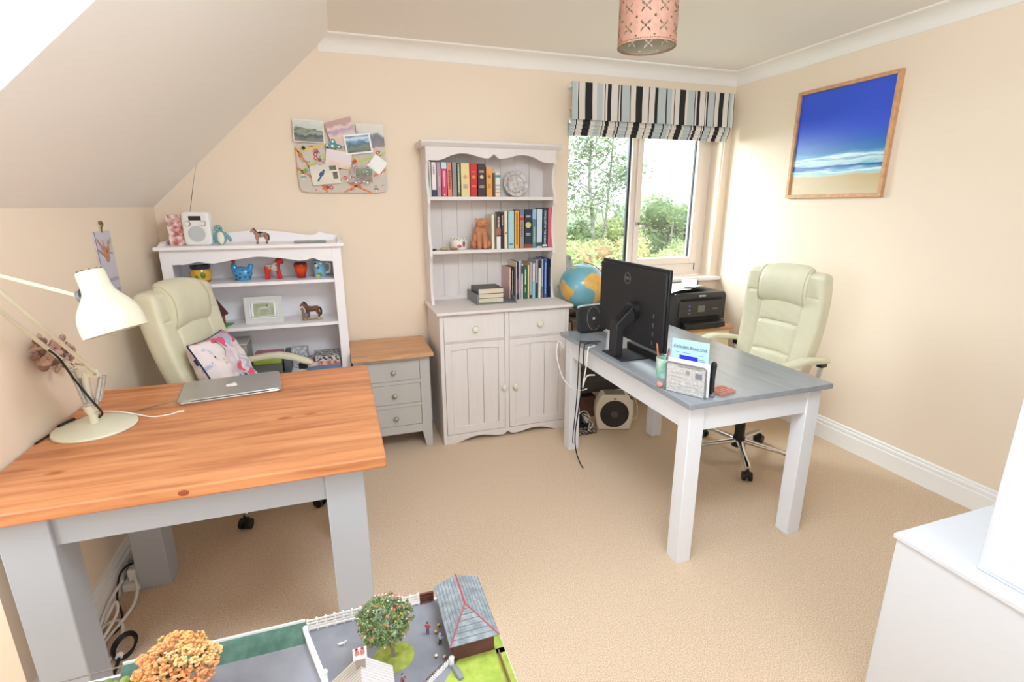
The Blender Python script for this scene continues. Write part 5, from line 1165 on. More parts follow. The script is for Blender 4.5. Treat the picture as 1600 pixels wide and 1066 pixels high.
text('Cavendish Bowls Club', .0155, onp(.5, .86), d, up, INK, T2, 'heading', off=RO)
q = M(RO)
def bar(u0, u1, v0, v1, mi): q.add([onp(u0, v0)-nrm*.0004, onp(u1, v0)-nrm*.0004, onp(u1, v1)-nrm*.0004, onp(u0, v1)-nrm*.0004], [(0, 1, 2, 3)], mi)
bar(.04, .96, .825, .83, 1); bar(.3, .52, .745, .752, 1); bar(.12, .22, .745, .752, 1); bar(.72, .86, .735, .742, 1); bar(.22, .72, .60, .70, 0); bar(.74, .9, .66, .667, 1); bar(.74, .9, .63, .637, 1)
q.build('blue_block_and_lines', [C(30, 44, 206), INK], T2)
T2 = thing('black_stapler', 'black stapler upright at the right end of the rack', 'stapler', (1.055, 1.50, .7705))
O_ = (1.055, 1.50, .7705)
M(O_).tube([(1.058, 1.505, .785), (1.062, 1.515, .85), (1.068, 1.52, .90)], lambda t: .009+.004*t, 8).ell((1.069, 1.521, .903), (.012, .012, .012)).tube([(1.050, 1.50, .785), (1.056, 1.508, .86)], .006, 6).build('stapler_body', BLACK, T2)
M(O_).cyl((1.056, 1.503, .7708), (1.058, 1.505, .79), .012, n=12).build('stapler_foot', GREYMET, T2)
T2 = thing('slatted_coaster', 'terracotta pink ridged block on the corner of grey desk', 'coaster', (1.135, 1.535, .7705), R_(12))
q = M(); q.box(-.045, .045, -.035, .035, 0, .010)
for k in range(5): q.box(-.043, .043, -.033+.0145*k, -.024+.0145*k, .010, .0135)
q.build('block', mat('terracotta_pink', (206, 140, 118), .7, noise=.12, nscale=30), T2, bevel=.002)
T2 = thing('pink_eraser', 'small pink pig-shaped eraser behind the letter rack', 'eraser', (.93, 1.66, .7705))
M().ell((-.008, .012, .013), (.012, .016, .013)).ell((-.010, -.002, .017), (.009, .009, .009)).build('eraser_body', C(206, 150, 140), T2)
T2 = thing('pen_pot', 'white and green pen pot with pencils behind the rack', 'pen pot', (1.02, 1.79, .7705))
M().lathe([(.001, 0), (.030, 0), (.034, .09), (.032, .09), (.028, .004), (.001, .004)], n=28, caps=False).build('pot', mat('pot_white_green', (226, 232, 224), .4, c2=(120, 190, 160), nscale=22), T2)
for (dx, dy, lx, ly, cc, h_) in ((-.012, .004, -.02, .01, (206, 130, 84), .15), (.004, -.006, .01, -.012, (190, 120, 100), .125), (.012, .008, .025, .01, (40, 70, 130), .12)):
    M().cyl((dx, dy, .006), (dx+lx, dy+ly, h_), .004, n=8).cyl((dx+lx, dy+ly, h_), (dx+lx*1.06, dy+ly*1.06, h_+.009), .004, .0006, 8).build('pencil', C(*cc), T2)

# ------------------------------------------------------------------ globe, its table, printer and its cabinet
O_ = (1.36, 3.17, 0)
T = thing('side_table', 'dark low wall table holding the globe beside the dresser', 'table', O_)
BRW = wood('dark_table_wood', (84, 66, 54), (98, 78, 64), (110, 90, 74), grain=(2, 20, 20))
M(O_).box(1.13, 1.66, 2.99, 3.36, .745, .77).build('tabletop', BRW, T, bevel=.004)
for x in (1.14, 1.62):
    for y in (3.0, 3.32): M(O_).box(x, x+.03, y, y+.03, 0, .745).build('leg', BRW, T)
M(O_).box(1.13, 1.66, 3.0, 3.35, .22, .30).build('low_shelf', C(66, 62, 62), T)
GO = (1.262, 3.13, .7705)
T = thing('globe', 'blue and yellow desk globe between dresser and monitor', 'globe', GO)
OCEAN = mat('globe_ocean', (92, 160, 180), .3, c2=(120, 178, 192), nscale=5, coat=.4)
GR_ = .163; gc = Vector((1.262, 3.13, .975)); q = M(GO)
q.ell(gc, (GR_, GR_, GR_), 0, 48, 32); sph = q.build('globe_ball', OCEAN, T)
# continents are laid on the ball; lon 0 faces the camera
fd = Vector((CAMPOS[0]-gc.x, CAMPOS[1]-gc.y, 0)).normalized(); rd = Vector((-fd.y, fd.x, 0)).normalized(); 
if rd.dot(RGT) < 0: rd = -rd
def gpt(lon, lat, r=GR_+.0008):
    lo, la = R_(lon), R_(lat); return gc+r*(math.cos(la)*(math.cos(lo)*fd+math.sin(lo)*rd)+Vector((0, 0, math.sin(la))))
def land(outline, m_, name, r=GR_+.0008):
    q = M(GO); n = len(outline); cl = sum(p[0] for p in outline)/n, sum(p[1] for p in outline)/n
    K = 6; vs = []; fs = []
    dense = []
    for i in range(n):
        a, b_ = outline[i], outline[(i+1) % n]
        for k in range(3): dense.append((a[0]+(b_[0]-a[0])*k/3, a[1]+(b_[1]-a[1])*k/3))
    n = len(dense)
    for k in range(1, K+1):
        for p in dense: vs.append(gpt(cl[0]+(p[0]-cl[0])*k/K, cl[1]+(p[1]-cl[1])*k/K, r))
    vs.append(gpt(*cl, r)); c0 = len(vs)-1
    for i in range(n): fs.append((c0, i, (i+1) % n))
    for k in range(K-1):
        for i in range(n): fs.append((k*n+i, (k+1)*n+i, (k+1)*n+(i+1) % n, k*n+(i+1) % n))
    q.add(vs, fs, 0, True); return q.build(name, m_, sph)
LAND = mat('globe_land', (232, 196, 96), .35, c2=(226, 160, 76), nscale=14, coat=.4); LAND2 = mat('globe_land_green', (206, 190, 90), .35, c2=(226, 150, 72), nscale=18, coat=.4)
land([(-62, 22), (-50, 20), (-44, 14), (-34, 8), (-18, 0), (-20, -12), (-30, -18), (-36, -30), (-46, -46), (-52, -44), (-52, -22), (-62, -6), (-66, 8)], LAND2, 'continent')
land([(18, 38), (34, 44), (52, 40), (66, 28), (74, 6), (66, -14), (60, -30), (44, -42), (36, -38), (36, -20), (32, -4), (24, 2), (12, 6), (4, 16), (8, 30)], LAND, 'continent')
land([(-60, 60), (-40, 66), (-30, 60), (-44, 52)], LAND2, 'continent')
q = M(GO); q.lathe([(.001, .7708), (.085, .7708), (.085, .779), (.05, .79), (.015, .795), (.001, .795)], (gc.x, gc.y, 0), 32, caps=False).cyl((gc.x, gc.y, .79), (gc.x, gc.y, .815), .01)
q.build('globe_stand', BLACK, T)
arc = [gc+(GR_+.008)*(math.cos(R_(a))*rd+math.sin(R_(a))*Vector((0, 0, 1))) for a in range(-88, 89, 11)]
M(GO).tube(arc, .004, 6, smooth=False).ell(gc-rd*(GR_+.006), (.008, .008, .008)).ell(gc+rd*(GR_+.012), (.010, .010, .010)).build('meridian_arm', C(150, 128, 96), T)
T = thing('sill_ornament', 'grey and white rounded ornament at the left end of window sill', 'ornament', (1.30, 3.45, .9555))
FUR = mat('grey_white_fur', (214, 210, 206), .95, c2=(120, 114, 110), nscale=14, bump=.8, bscale=120)
q = M(); q.ell((0, 0, .085), (.055, .045, .087)).ell((-.01, 0, .175), (.036, .036, .042)).tube([(.03, -.02, .12), (.052, -.03, .07), (.05, -.03, .02)], lambda t: .02, 8).tube([(-.02, 0, .20), (-.028, 0, .235)], lambda t: .014*(1-.6*t), 8); q.build('body', FUR, T)
T = thing('pebble_ornament', 'small dark snail-like ornament on the window sill', 'ornament', (1.50, 3.44, .9555))
M().ell((0, 0, .014), (.022, .014, .014)).ell((.018, 0, .022), (.008, .008, .010)).build('ornament_body', C(64, 60, 58), T)
O_ = (2.17, 3.16, 0)
T = thing('printer_cabinet', 'cream cabinet with light wood top under the printer', 'cabinet', O_)
CRM = mat('cream_cabinet_paint', (240, 226, 186), .5)
M(O_).box(1.93, 2.44, 2.955, 3.375, 0, .618).build('carcass', CRM, T, bevel=.004)
M(O_).box(1.915, 2.462, 2.935, 3.385, .618, .64).build('wooden_top', OAK, T, bevel=.004)
for za, zb in ((.46, .6), (.30, .445), (.06, .285)):
    dd = M(O_).box(1.96, 2.375, 2.945, 2.957, za, zb).build('drawer', CRM, T, bevel=.003); M(O_).ell((2.17, 2.935, (za+zb)/2), (.014, .014, .014)).build('knob', CRM, dd)
O_ = (2.17, 3.15, .6405)
T = thing('printer', 'black all-in-one printer on the cream cabinet', 'printer', O_)
PRB = mat('printer_black', (44, 42, 42), .4)
q = M(O_); q.prism([(2.965, .6408), (3.34, .6408), (3.34, .90), (2.985, .905), (2.965, .88)], 'x', 1.95, 2.385); q.build('case', PRB, T, bevel=.006)
M(O_).box(1.985, 2.34, 2.955, 2.966, .858, .868).build('scanner_slot', DARKHOLE, T)
M(O_).box(1.965, 2.345, 2.957, 2.967, .735, .85).build('control_panel', mat('panel_black', (56, 53, 52), .3), T, bevel=.002)
M(O_).box(2.13, 2.19, 2.955, 2.958, .765, .815).build('touch_screen', C(120, 118, 112, .2), T)
q = M(O_); q.cyl((2.055, 2.9575, .815), (2.055, 2.955, .815), .009, n=16); q.build('blue_button', C(60, 80, 206, .3), T)
q = M(O_); q.cyl((2.058, 2.9575, .783), (2.058, 2.955, .783), .004, n=12).cyl((2.058, 2.9575, .758), (2.058, 2.955, .758), .003, n=12); q.build('small_button', C(190, 190, 190), T)
text('EPSON', .019, (2.165, 2.9605, .884), (1, 0, 0), (0, 0, 1), C(200, 200, 200), T, 'logo_lettering', off=O_, bold=.0005)
q = M(O_)
for a_, b_ in ((2.262, 2.284), (2.288, 2.312)): q.box(a_, b_, 2.9555, 2.957, .786, .789)
q.box(2.270, 2.300, 2.9555, 2.957, .779, .782); q.build('model_mark', C(150, 150, 150), T)
M(O_).box(1.985, 2.325, 2.950, 2.97, .692, .728).build('output_opening', DARKHOLE, T)
M(O_).prism([(2.90, .652), (2.97, .652), (2.97, .700), (2.94, .702), (2.905, .69)], 'x', 1.99, 2.345).build('paper_tray', BLACK, T, bevel=.004)
M(O_).box(2.352, 2.366, 2.958, 2.967, .68, .70).build('power_lead_tag', C(190, 190, 186), T)
T = thing('loose_papers', 'heap of white papers lying on top of the printer', 'papers', (2.15, 3.15, .905))
O2 = (2.15, 3.15, .905)
q = M(O2)
for k, (x0, y0, a, cu) in enumerate(((2.05, 3.12, 4, .02), (2.12, 3.15, -8, .028), (2.20, 3.17, 14, .022))):
    g = []
    for j in range(9):
        g.append([Vector((x0, y0, .908+.004*k+cu*math.sin(i/8*math.pi)))+Matrix.Rotation(R_(a), 3, 'Z') @ Vector(((i/8-.5)*.26, (j/8-.5)*.19, 0)) for i in range(9)])
    q.loft(g, caps=False, close=False)
q.build('sheets', PAPER, T)
T = thing('rolled_paper', 'small white roll beside papers at the printer rear', 'paper roll', (2.28, 3.27, .905))
M().cyl((-.05, .02, .03), (.05, -.02, .03), .025, n=20).build('roll', PAPER, T); M().cyl((.0505, -.0202, .03), (.058, -.023, .03), .022, n=20).build('black_end', BLACK, T)

# ------------------------------------------------------------------ fan heater and electrics below the grey desk
T = thing('fan_heater', 'white fan heater with round dark grille under grey desk', 'heater', (1.40, 2.85, 0), R_(-20))
pf = [(.112, 0), (.125, .06), (.134, .125), (.126, .19), (.10, .245), (.085, .262)]
q = M(); prof = [(-x, z) for x, z in pf][::-1]+pf
prof = [(-x, z) for x, z in reversed(pf)]; prof = prof+[(x, z) for x, z in pf]
q.prism([(x, z+.0005) for x, z in prof], 'y', -.055, .055); q.build('case', mat('heater_white', (236, 228, 214), .4), T, bevel=.012, seg=3)
q = M(); q.cyl((0, -.0555, .122), (0, -.060, .122), .100, .096, 48)
for k in range(7): 
    r = .022+.0115*k; q.tube([(r*math.cos(a), -.062, .122+r*math.sin(a)) for a in [2*math.pi*i/36 for i in range(37)]], .0018, 5, smooth=False)
for k in range(12): a = k*math.pi/6; q.cyl((.02*math.cos(a), -.0615, .122+.02*math.sin(a)), (.094*math.cos(a), -.0615, .122+.094*math.sin(a)), .0012, n=5)
q.build('round_grille', mat('heater_grille', (58, 52, 52), .5), T); M().cyl((0, -.060, .122), (0, -.064, .122), .026, n=24).build('grille_hub', C(92, 86, 88), T)
q = M(); q.prism([(-.012, .238), (.012, .238), (.006, .230), (-.006, .230)], 'y', -.0575, -.0545); q.build('indicator', DARKHOLE, T)
M().box(-.068, .068, -.045, .045, .262, .268).build('control_strip', C(130, 128, 110), T)
T = thing('power_strip', 'black power strip with adapters on floor under grey desk', 'power strip', (1.12, 2.95, 0))
O_ = (1.12, 2.95, 0)
M(O_).box(1.09, 1.25, 2.90, 2.955, .0008, .03).build('strip_body', BLACKM, T, bevel=.004)
for (x, y, s_, c_) in ((1.11, 2.925, .045, BLACK), (1.168, 2.925, .04, BLACKM), (1.222, 2.925, .036, WHITEP)): M(O_).box(x-s_/2, x+s_/2, y-.02, y+.03, .0305, .0305+s_*1.5).build('adapter', c_, T, bevel=.004)
q = M(O_)
for k, (xx_, rr2) in enumerate(((1.09, .05), (1.14, .07), (1.2, .06), (1.17, .04))):
    q.tube([(xx_, 2.93, .09), (xx_+.02, 2.86, .12-.02*k), (xx_-.03, 2.80, .03), (xx_+.03, 2.79, .006), (xx_+.06, 2.84, .006), (xx_+.01, 2.88, .006)], .003, 6)
q.build('tangled_leads', BLACK, T)
M(O_).tube([(1.10, 2.86, .1), (1.16, 2.84, .16), (1.22, 2.86, .1), (1.2, 2.83, .02)], .003, 6).tube([(1.22, 2.93, .06), (1.24, 2.84, .05), (1.16, 2.80, .006)], .0032, 6).build('white_leads', WHITEP, T)
T = thing('cardboard_box', 'brown box standing on floor behind the power strip', 'box', (1.2, 3.16, 0))
M().box(-.12, .17, -.1, .1, .0005, .16).build('box_body', mat('brown_card', (120, 84, 64), .8, noise=.15, nscale=10), T, bevel=.003); M().box(-.12, .17, -.103, .103, .15, .165).build('lid', mat('brown_card_lid', (108, 74, 58), .8), T)
T = thing('white_adapter', 'white plug adapter with curled lead right of the fan heater', 'adapter', (1.585, 2.93, 0))
M().box(-.02, .02, -.02, .02, .07, .15).build('adapter_body', WHITEP, T, bevel=.004)
M().tube([(0, 0, .15), (-.03, -.01, .19), (-.04, -.02, .12), (-.03, -.03, .03), (.03, -.04, .02), (.055, -.02, .09), (.03, 0, .17), (-.01, .01, .18)], .003, 6).tube([(0, 0, .07), (0, .01, .02), (0, .02, .004)], .004, 6).build('lead', C(236, 228, 200), T)

# ------------------------------------------------------------------ white cabinets at right foreground
WU = mat('white_unit_paint', (219, 222, 228), .45)
O_ = (1.8, .4, 0)
T = thing('low_white_cabinet', 'low glossy white cabinet in the right foreground corner', 'cabinet', O_)
M(O_).box(1.14, 2.60, -.7, .775, 0, .585).build('carcass', WU, T, bevel=.002)
M(O_).box(1.133, 2.61, -.71, .782, .585, .60).build('top_board', WU, T, bevel=.002)
T = thing('tall_white_cabinet', 'tall white cupboard standing on the low white cabinet', 'cabinet', (1.8, .2, .6005))
M((1.8, .2, .6005)).box(1.188, 2.56, -.66, .604, .6008, 1.95).build('carcass', WU, T, bevel=.002)
M((1.8, .2, .6005)).box(1.184, 1.187, -.65, .595, .615, 1.94).build('side_skin', WU, T)

# ------------------------------------------------------------------ miniature village on a baseboard
BZ = .76
O_ = (-.6, .48, 0)
T = thing('layout_table', 'white-edged table board carrying the miniature village', 'table', O_)
TAR = mat('model_tarmac', (142, 142, 150), .9, noise=.18, nscale=9, bump=.2)
M(O_).box(-1.12, -.120, .12, .785, .725, BZ).build('baseboard', [mat('model_base_edge', (230, 230, 226), .6)], T)
M(O_).box(-1.119, -.206, .121, .779, BZ, BZ+.0008).build('tarmac', TAR, T)
for x in (-1.10, -.18):
    for y in (.14, .72): M(O_).box(x, x+.04, y, y+.04, 0, .725).build('leg', GLOSSW, T)
def mini(name, label, cat, loc, group=None, rz=0): return thing(name, label, cat, loc, rz, group)
GRASSM = mat('model_grass', (174, 188, 84), .95, c2=(146, 168, 66), nscale=60, bump=.6, bscale=200)
T = mini('lawn_patch', 'bright green lawn beside the brown barn on the model', 'lawn', (-.18, .4, BZ))
M((-.18, .4, BZ)).prism([(-.2055, .6235), (-.1215, .6235), (-.1215, .13), (-.26, .13), (-.262, .56)], 'z', BZ+.0008, BZ+.003).prism([(-.1375, .779), (-.1215, .779), (-.1215, .613), (-.1375, .613)], 'z', BZ+.0008, BZ+.003).build('turf', GRASSM, T)
T = mini('brown_rail_fence', 'long low brown fence along right lawn edge of model', 'fence', (-.135, .4, BZ))
M((-.135, .4, BZ)).box(-.1355, -.1340, .14, .612, BZ+.004, BZ+.012).box(-.1358, -.1337, .14, .612, BZ+.011, BZ+.013).build('rail', C(128, 88, 66), T)
# barn
BO = (-.175, .69, BZ)
T = mini('model_barn', 'miniature brown barn with grey hipped slate roof', 'model building', BO)
BRN = mat('barn_boards', (110, 66, 58), .8, noise=.15, nscale=30)
M(BO).box(-.2125, -.1395, .624, .762, BZ+.001, BZ+.041).build('walls', BRN, T)
SL = mat('slate_grey_tiles', (120, 128, 132), .8, c2=(150, 156, 160), nscale=70, bump=.8, bscale=260, stretch=(1, 1, 1))
ez = BZ+.040; rz_ = BZ+.056; q = M(BO)
E_ = [(-.2205, .616), (-.1315, .616), (-.1315, .770), (-.2205, .770)]
q.add([(-.2205, .616, ez), (-.1315, .616, ez), (-.176, .690, rz_), (-.1315, .770, ez), (-.2205, .770, ez), (-.176, .770, rz_)], [(0, 1, 2), (1, 3, 5, 2), (4, 0, 2, 5), (3, 4, 5), (0, 4, 3, 1)])
rf = q.build('roof', SL, T)
q = M(BO)
for r_ in range(7):      # tile courses of the roof slopes
    t = r_/7
    for sx in (-1, 1):
        xe = -.176+sx*.0445*(1-t); q.cyl((xe, .616+.074*t, ez+(rz_-ez)*t+.0004), (xe, .770, ez+(rz_-ez)*t+.0004), .0005, n=4)
    q.cyl((-.176-.0445*(1-t), .616+.074*t, ez+(rz_-ez)*t+.0004), (-.176+.0445*(1-t), .616+.074*t, ez+(rz_-ez)*t+.0004), .0005, n=4)
q.build('tile_courses', C(104, 112, 118), rf)
q = M(BO); RR = C(176, 60, 66)
q.cyl((-.176, .69, rz_), (-.176, .770, rz_), .0016, n=6).cyl((-.2205, .616, ez+.0006), (-.176, .69, rz_), .0011, n=6).cyl((-.1315, .616, ez+.0006), (-.176, .69, rz_), .0011, n=6)
q.build('ridge_tiles', RR, rf)
T = mini('brown_gate', 'tiny brown three-bar gate left of the barn', 'gate', (-.235, .775, BZ))
q = M((-.235, .775, BZ))
for z in (.004, .010, .016, .022): q.box(-.249, -.2215, .774, .776, BZ+z, BZ+z+.003)
q.box(-.249, -.2215, .7765, .7775, BZ+.002, BZ+.025); q.build('bars', C(122, 72, 60), T)
# white ranch fence: posts and rails
T = mini('white_ranch_fence', 'miniature white three-rail fence along the back edge', 'fence', (-.35, .775, BZ))
FO = (-.35, .775, BZ); WF = C(248, 248, 246)
q = M(FO)
for z in (.005, .0115, .018, .0245): q.box(-.460, -.2515, .7735, .7745, BZ+z, BZ+z+.0032)
q.build('rail', WF, T)
for k in range(14): x = -.459+k*.01585; M(FO).box(x, x+.003, .7745, .7765, BZ+.001, BZ+.0295).build('post', WF, T)
T = mini('green_bank', 'dark green strip bank with white top edge on model', 'bank', (-.56, .77, BZ))
DG = mat('dark_green_flock', (66, 98, 86), .95, c2=(88, 118, 104), nscale=50, bump=.6, bscale=200)
M((-.56, .77, BZ)).prism([(.748, BZ+.001), (.778, BZ+.001), (.778, BZ+.022), (.768, BZ+.02)], 'x', -.75, -.462).build('bank_slope', DG, T)
M((-.56, .77, BZ)).box(-.75, -.462, .778, .781, BZ+.018, BZ+.0265).build('white_edge', WF, T)
T = mini('white_post_rail', 'thick white divider rail running across the model yard', 'fence', (-.455, .7, BZ))
M((-.455, .7, BZ)).box(-.0035, .0035, -.18, 0, BZ+.001, BZ+.016, 0, Matrix.Translation((-.461, .762, 0)) @ Matrix.Rotation(R_(17), 4, 'Z')).cyl((-.461, .762, BZ+.001), (-.461, .762, BZ+.024), .0045, n=12).cyl((-.426, .656, BZ+.001), (-.426, .656, BZ+.022), .005, n=12).build('rail', WF, T)
# cottage
CO = (-.366, .52, BZ)
T = mini('model_cottage', 'miniature cottage with white ribbed roof and chimney', 'model building', CO)
M(CO).prism([(-.402, BZ+.001), (-.330, BZ+.001), (-.330, BZ+.036), (-.366, BZ+.066), (-.402, BZ+.036)], 'y', .38, .612).build('walls', C(190, 184, 176), T)
q = M(CO)
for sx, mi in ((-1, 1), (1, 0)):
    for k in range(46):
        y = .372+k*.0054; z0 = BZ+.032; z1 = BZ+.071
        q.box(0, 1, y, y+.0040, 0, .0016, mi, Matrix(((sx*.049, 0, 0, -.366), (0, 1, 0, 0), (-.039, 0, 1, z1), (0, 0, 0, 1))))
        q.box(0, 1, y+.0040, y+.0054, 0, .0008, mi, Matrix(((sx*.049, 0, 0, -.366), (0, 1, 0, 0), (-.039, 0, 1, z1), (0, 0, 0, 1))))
q.build('ribbed_roof', [C(206, 198, 196, .7), C(170, 160, 148, .8)], T)  # left slope's darker tan is shade put into the colour
ch = M(CO).box(-.3735, -.3585, .598, .613, BZ+.05, BZ+.088).build('chimney', C(170, 158, 150, .8), T)
M(CO).box(-.3765, -.3555, .595, .616, BZ+.088, BZ+.0905).build('chimney_cap', C(240, 234, 228), ch)
for x in (-.3705, -.3615): M(CO).lathe([(.0035, 0), (.0028, .008), (.0032, .0095), (.0022, .0095), (.002, .004)], (x, .604, BZ+.0905), 14, caps=False).build('chimney_pot', C(206, 120, 112), ch)
# apple tree
TO = (-.312, .668, BZ)
T = mini('model_blossom_tree', 'miniature green tree with red and pink blossom dots', 'model tree', TO)
q = M(); q.tube([(0, 0, 0), (-.002, .002, .02), (-.004, .004, .05)], lambda t: .0045-.002*t, 8)
tips = []
for k in range(14):
    a = k*2.4; e = (-.008+.034*math.cos(a)*(.5+.5*rnd.random()), .004+.028*math.sin(a)*(.5+.5*rnd.random()), .05+.05*rnd.random()); q.tube([(-.003, .003, .03+.01*rnd.random()), ((e[0]-.004)/2, e[1]/2, (e[2]+.045)/2), e], .0011, 5, 0, 3); tips.append(e)
q.build('trunk', mat('model_bark', (130, 116, 104), .9), T)
TG = [C(108, 136, 90, .9), C(128, 154, 108, .9), C(88, 112, 72, .9), C(162, 160, 90, .9)]
q = M()
for k in range(260):
    a = rnd.random()*6.283; zz_ = rnd.random()*2-1; r = (1-zz_*zz_)**.5; kx = .7+.3*rnd.random()
    c = (-.010+.047*r*math.cos(a)*kx, .006+.043*r*math.sin(a)*kx, .078+.042*zz_*kx)
    if c[2] < .05 and r < .6: continue
    q.leaves(c, (.0075, .0075, .006), 34, .0022, (0, 0, 1, 2, 1, 3) if k % 9 else (3,), .2)
q.build('foliage', TG, T)
q = M()
for k in range(110):
    a = rnd.random()*6.283; zz_ = rnd.random()*2-1; r = (1-zz_*zz_)**.5
    q.ell((-.010+.046*r*math.cos(a), .006+.043*r*math.sin(a), .078+.042*zz_), (.0018, .0018, .0016), 0 if k % 3 else 1, 6, 4)
q.build('blossom', [C(224, 112, 104), C(244, 206, 200)], T)
T = mini('model_grass_circle', 'small round grass island under the blossom tree', 'lawn', (-.312, .668, BZ))
M().lathe([(.001, .0035), (.030, .003), (.0355, .0012), (.036, .0009)], n=40, mat=Matrix.Diagonal((1, .92, 1, 1)), caps=False).build('turf', mat('model_olive_grass', (158, 164, 70), .95, c2=(130, 140, 56), nscale=90, bump=.8, bscale=300), T)
# autumn tree
T = mini('model_autumn_tree', 'large orange autumn tree model at the bottom left', 'model tree', (-.645, .705, BZ))
q = M(); q.tube([(0, 0, 0), (0, 0, .03), (.002, 0, .07)], lambda t: .005-.002*t, 8)
for k in range(10): a = k*2.4; q.tube([(0, 0, .03), (.02*math.cos(a), .018*math.sin(a), .05), (.042*math.cos(a), .036*math.sin(a), .07)], .0014, 5, 0, 3)
q.build('trunk', C(60, 52, 40), T)
OR = [C(240, 178, 112, .9), C(238, 168, 112, .9), C(246, 198, 134, .9), C(160, 152, 76, .9)]
q = M()
cl_ = []
for k in range(75):
    a = k*2.39996; zz_ = 1-1.7*(k+.5)/75; r = max(.05, 1-zz_*zz_)**.5; kx = .80+.24*rnd.random(); cl_.append((.056*r*math.cos(a)*kx, .048*r*math.sin(a)*kx, .060+.044*zz_*kx))
for k in range(1650):
    c_ = cl_[k % 75]; d_ = Vector((rnd.gauss(0, 1), rnd.gauss(0, 1), rnd.gauss(0, 1))).normalized()*.0072
    q.ell((c_[0]+d_.x, c_[1]+d_.y, c_[2]+d_.z*.8), (.0018+.0018*rnd.random(), .0024, .002), (0, 1, 2, 0, 1, 2, 0, 1)[(k % 75) % 8] if k % 23 else 3, 6, 4)
q.build('foliage', OR, T)
T = mini('model_hedge', 'low green flock bushes at far left of the model', 'model bushes', (-.76, .74, BZ))
q = M()
for k in range(46): q.ell((-.09+.16*rnd.random(), -.02+.04*rnd.random(), .006+.012*rnd.random()), (.008, .008, .007), k % 2, 8, 6)
q.build('foliage', [C(140, 156, 80, .95), C(118, 140, 72, .95)], T)
M().tube([(-.2, .04, .012), (0, .041, .018), (.14, .041, .02)], .0012, 6).build('wire_edge', C(130, 120, 110), T)
# picket fence, stone pillar, figures, dog, planters
T = mini('white_picket_fence', 'miniature white picket fence in front of the barn', 'fence', (-.24, .61, BZ))
PO_ = (-.24, .61, BZ); a_ = Vector((-.285, .575, BZ)); b_ = Vector((-.2225, .620, BZ)); dd = (b_-a_)
q = M(PO_); q.tube([a_+Vector((0, 0, .010)), b_+Vector((0, 0, .010))], .0008, 4, smooth=False).tube([a_+Vector((0, 0, .005)), b_+Vector((0, 0, .005))], .0008, 4, smooth=False); q.build('rail', WF, T)
for k in range(22):
    p = a_+dd*(k/21); M(PO_).box(p.x-.0008, p.x+.0008, p.y-.0005, p.y+.0005, BZ+.001, BZ+.0145).build('picket', WF, T)
T = mini('white_gate_pillar', 'white and grey toy pillar beside the picket fence end', 'model pillar', (-.218, .615, BZ))
M().cyl((0, .004, .001), (0, .004, .014), .0042, n=10).ell((0, .004, .016), (.005, .004, .004)).build('white_top', WF, T)
M().tube([(.002, -.004, .004), (.006, -.018, .005), (.009, -.032, .004)], lambda t: .004+.002*math.sin(t*3.1), 8).build('grey_base', C(136, 138, 146), T)
def figure(label, loc, rz, top, legs, hair, s_=1.0, pose=0):
    T = thing('model_person', label, 'model person', loc, rz)
    T.scale = (s_, s_, s_)
    q = M()
    q.tube([(-.0013, 0, 0), (-.0013, 0, .006), (-.001, 0, .0115)], lambda t: .0010+.0005*t, 8).tube([(.0013, .001+.002*pose, 0), (.0013, .001, .006), (.001, 0, .0115)], lambda t: .0010+.0005*t, 8); q.build('legs', C(*legs), T)
    q = M(); q.ell((0, 0, .015), (.0032, .0021, .0046)); q.tube([(-.003, 0, .018), (-.0045, -.001, .0145), (-.004, -.0025-.002*pose, .012)], .001, 6).tube([(.003, 0, .018), (.0045, -.001, .0145), (.004, -.003, .0125+.002*pose)], .001, 6); q.build('shirt', C(*top), T)
    M().ell((0, 0, .0222), (.0018, .0019, .0022)).ell((-.004, -.003-.002*pose, .0118), (.0008, .0008, .0008)).ell((.004, -.0034, .0125+.002*pose), (.0008, .0008, .0008)).cyl((0, 0, .019), (0, 0, .021), .0009, n=6).build('head_and_hands', C(226, 180, 156), T)
    M().ell((0, .0005, .0233), (.0019, .0019, .0015)).build('hair', C(*hair), T); return T
figure('tiny model person in a red top standing in the yard', (-.2465, .698, BZ+.0009), 2.6, (220, 70, 66), (80, 100, 130), (90, 60, 40), 1.12)
figure('tiny model person in pale blue and black by the barn wall', (-.2285, .668, BZ+.0009), 2.4, (176, 196, 214), (50, 50, 56), (206, 206, 206), pose=1)
figure('tiny model person in a brown coat at the cottage corner', (-.303, .606, BZ+.0009), .5, (150, 96, 90), (60, 60, 66), (40, 36, 36))
T = mini('model_dog', 'tiny white dog model on the grey yard', 'model dog', (-.399, .722, BZ+.0009))
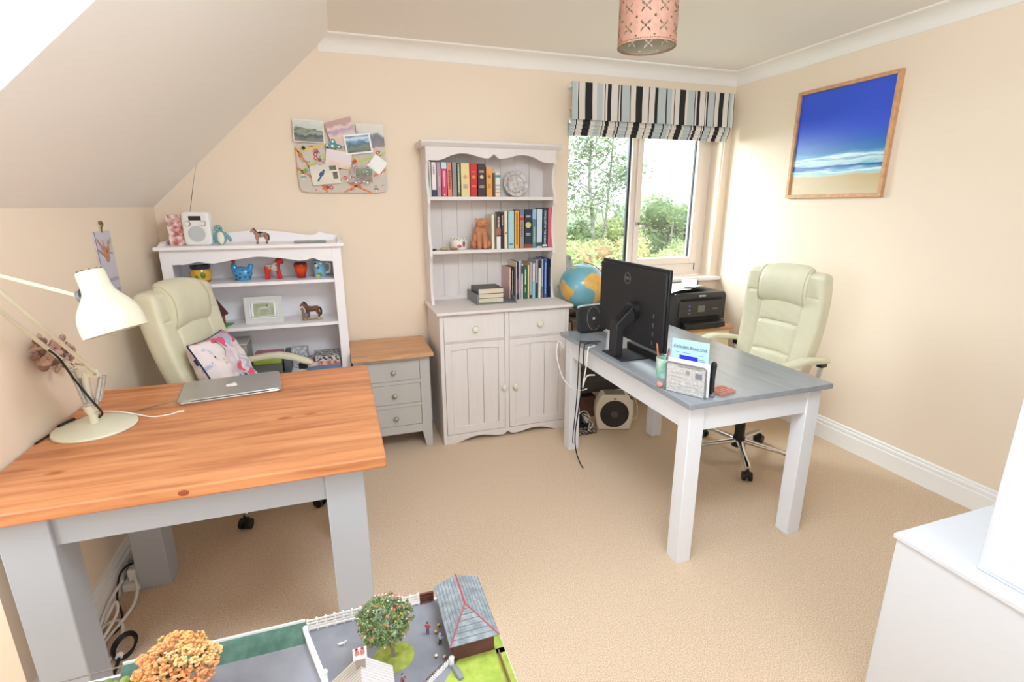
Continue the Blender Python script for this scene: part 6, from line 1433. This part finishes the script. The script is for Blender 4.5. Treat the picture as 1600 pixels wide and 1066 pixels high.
q = M(); q.tube([(-.005, 0, .005), (0, 0, .0055), (.005, 0, .0052)], .0018, 8).tube([(.0045, 0, .0055), (.0065, 0, .008), (.009, 0, .0078)], lambda t: .0015-.0006*t, 8).tube([(-.005, 0, .0055), (-.0075, 0, .008)], .0005, 5)
for x in (-.0042, .004):
    for y in (-.001, .001): q.cyl((x, y, 0), (x, y, .005), .0006, n=6)
q.build('body', C(240, 238, 236), T)
q = M(); q.ell((.0065, .0012, .0092), (.0006, .0004, .0009)).ell((.0065, -.0012, .0092), (.0006, .0004, .0009)); q.build('ear', C(120, 100, 90), T)
for k, (x, y, cc, lab) in enumerate(((-.224, .708, (226, 196, 60), 'tiny yellow flower tub below the barn eaves'), (-.232, .694, (214, 180, 110), 'tiny buff figure-like pot beside the red-topped person'), (-.241, .642, (232, 214, 180), 'tiny cream dog bowl in the model yard'))):
    T = mini('model_flower_tub', lab, 'model pot', (x, y, BZ+.0009)); M().lathe([(.001, 0), (.002, 0), (.0026, .004), (.001, .004)], n=12, caps=False).build('pot', C(150, 110, 90), T); M().ell((0, 0, .005), (.0028, .0028, .002)).build('bloom', C(*cc), T)
T = mini('model_trough', 'tiny pink and grey trough by the pillar', 'model trough', (-.2275, .636, BZ+.0009), rz=.6)
M().box(-.004, .004, -.0025, .0025, 0, .004).build('trough_body', C(140, 122, 128), T); M().ell((0, 0, .0045), (.0034, .002, .0014)).build('fill', C(226, 200, 170), T)
T = mini('model_stone_edge', 'row of tiny brown stones beside picket fence', 'stones', (-.25, .60, BZ+.0009)); T['kind'] = 'thing'
q = M((-.25, .60, BZ))
for k in range(12): p = a_+dd*(k/11)+Vector((-.006, .006, .003)); q.ell(p, (.0035, .003, .003), k % 2, 8, 6)
q.build('stone', [C(130, 104, 96), C(110, 90, 88)], T)
T = mini('model_yellow_bush', 'tiny yellow and orange flower bed at bottom edge', 'flower bed', (-.29, .592, BZ+.0009))
q = M()
for k in range(14): q.ell((-.014+.028*rnd.random(), -.006+.012*rnd.random(), .003+.003*rnd.random()), (.0035, .0035, .003), k % 2, 8, 6)
q.build('bloom', [C(230, 200, 90), C(232, 150, 90)], T)
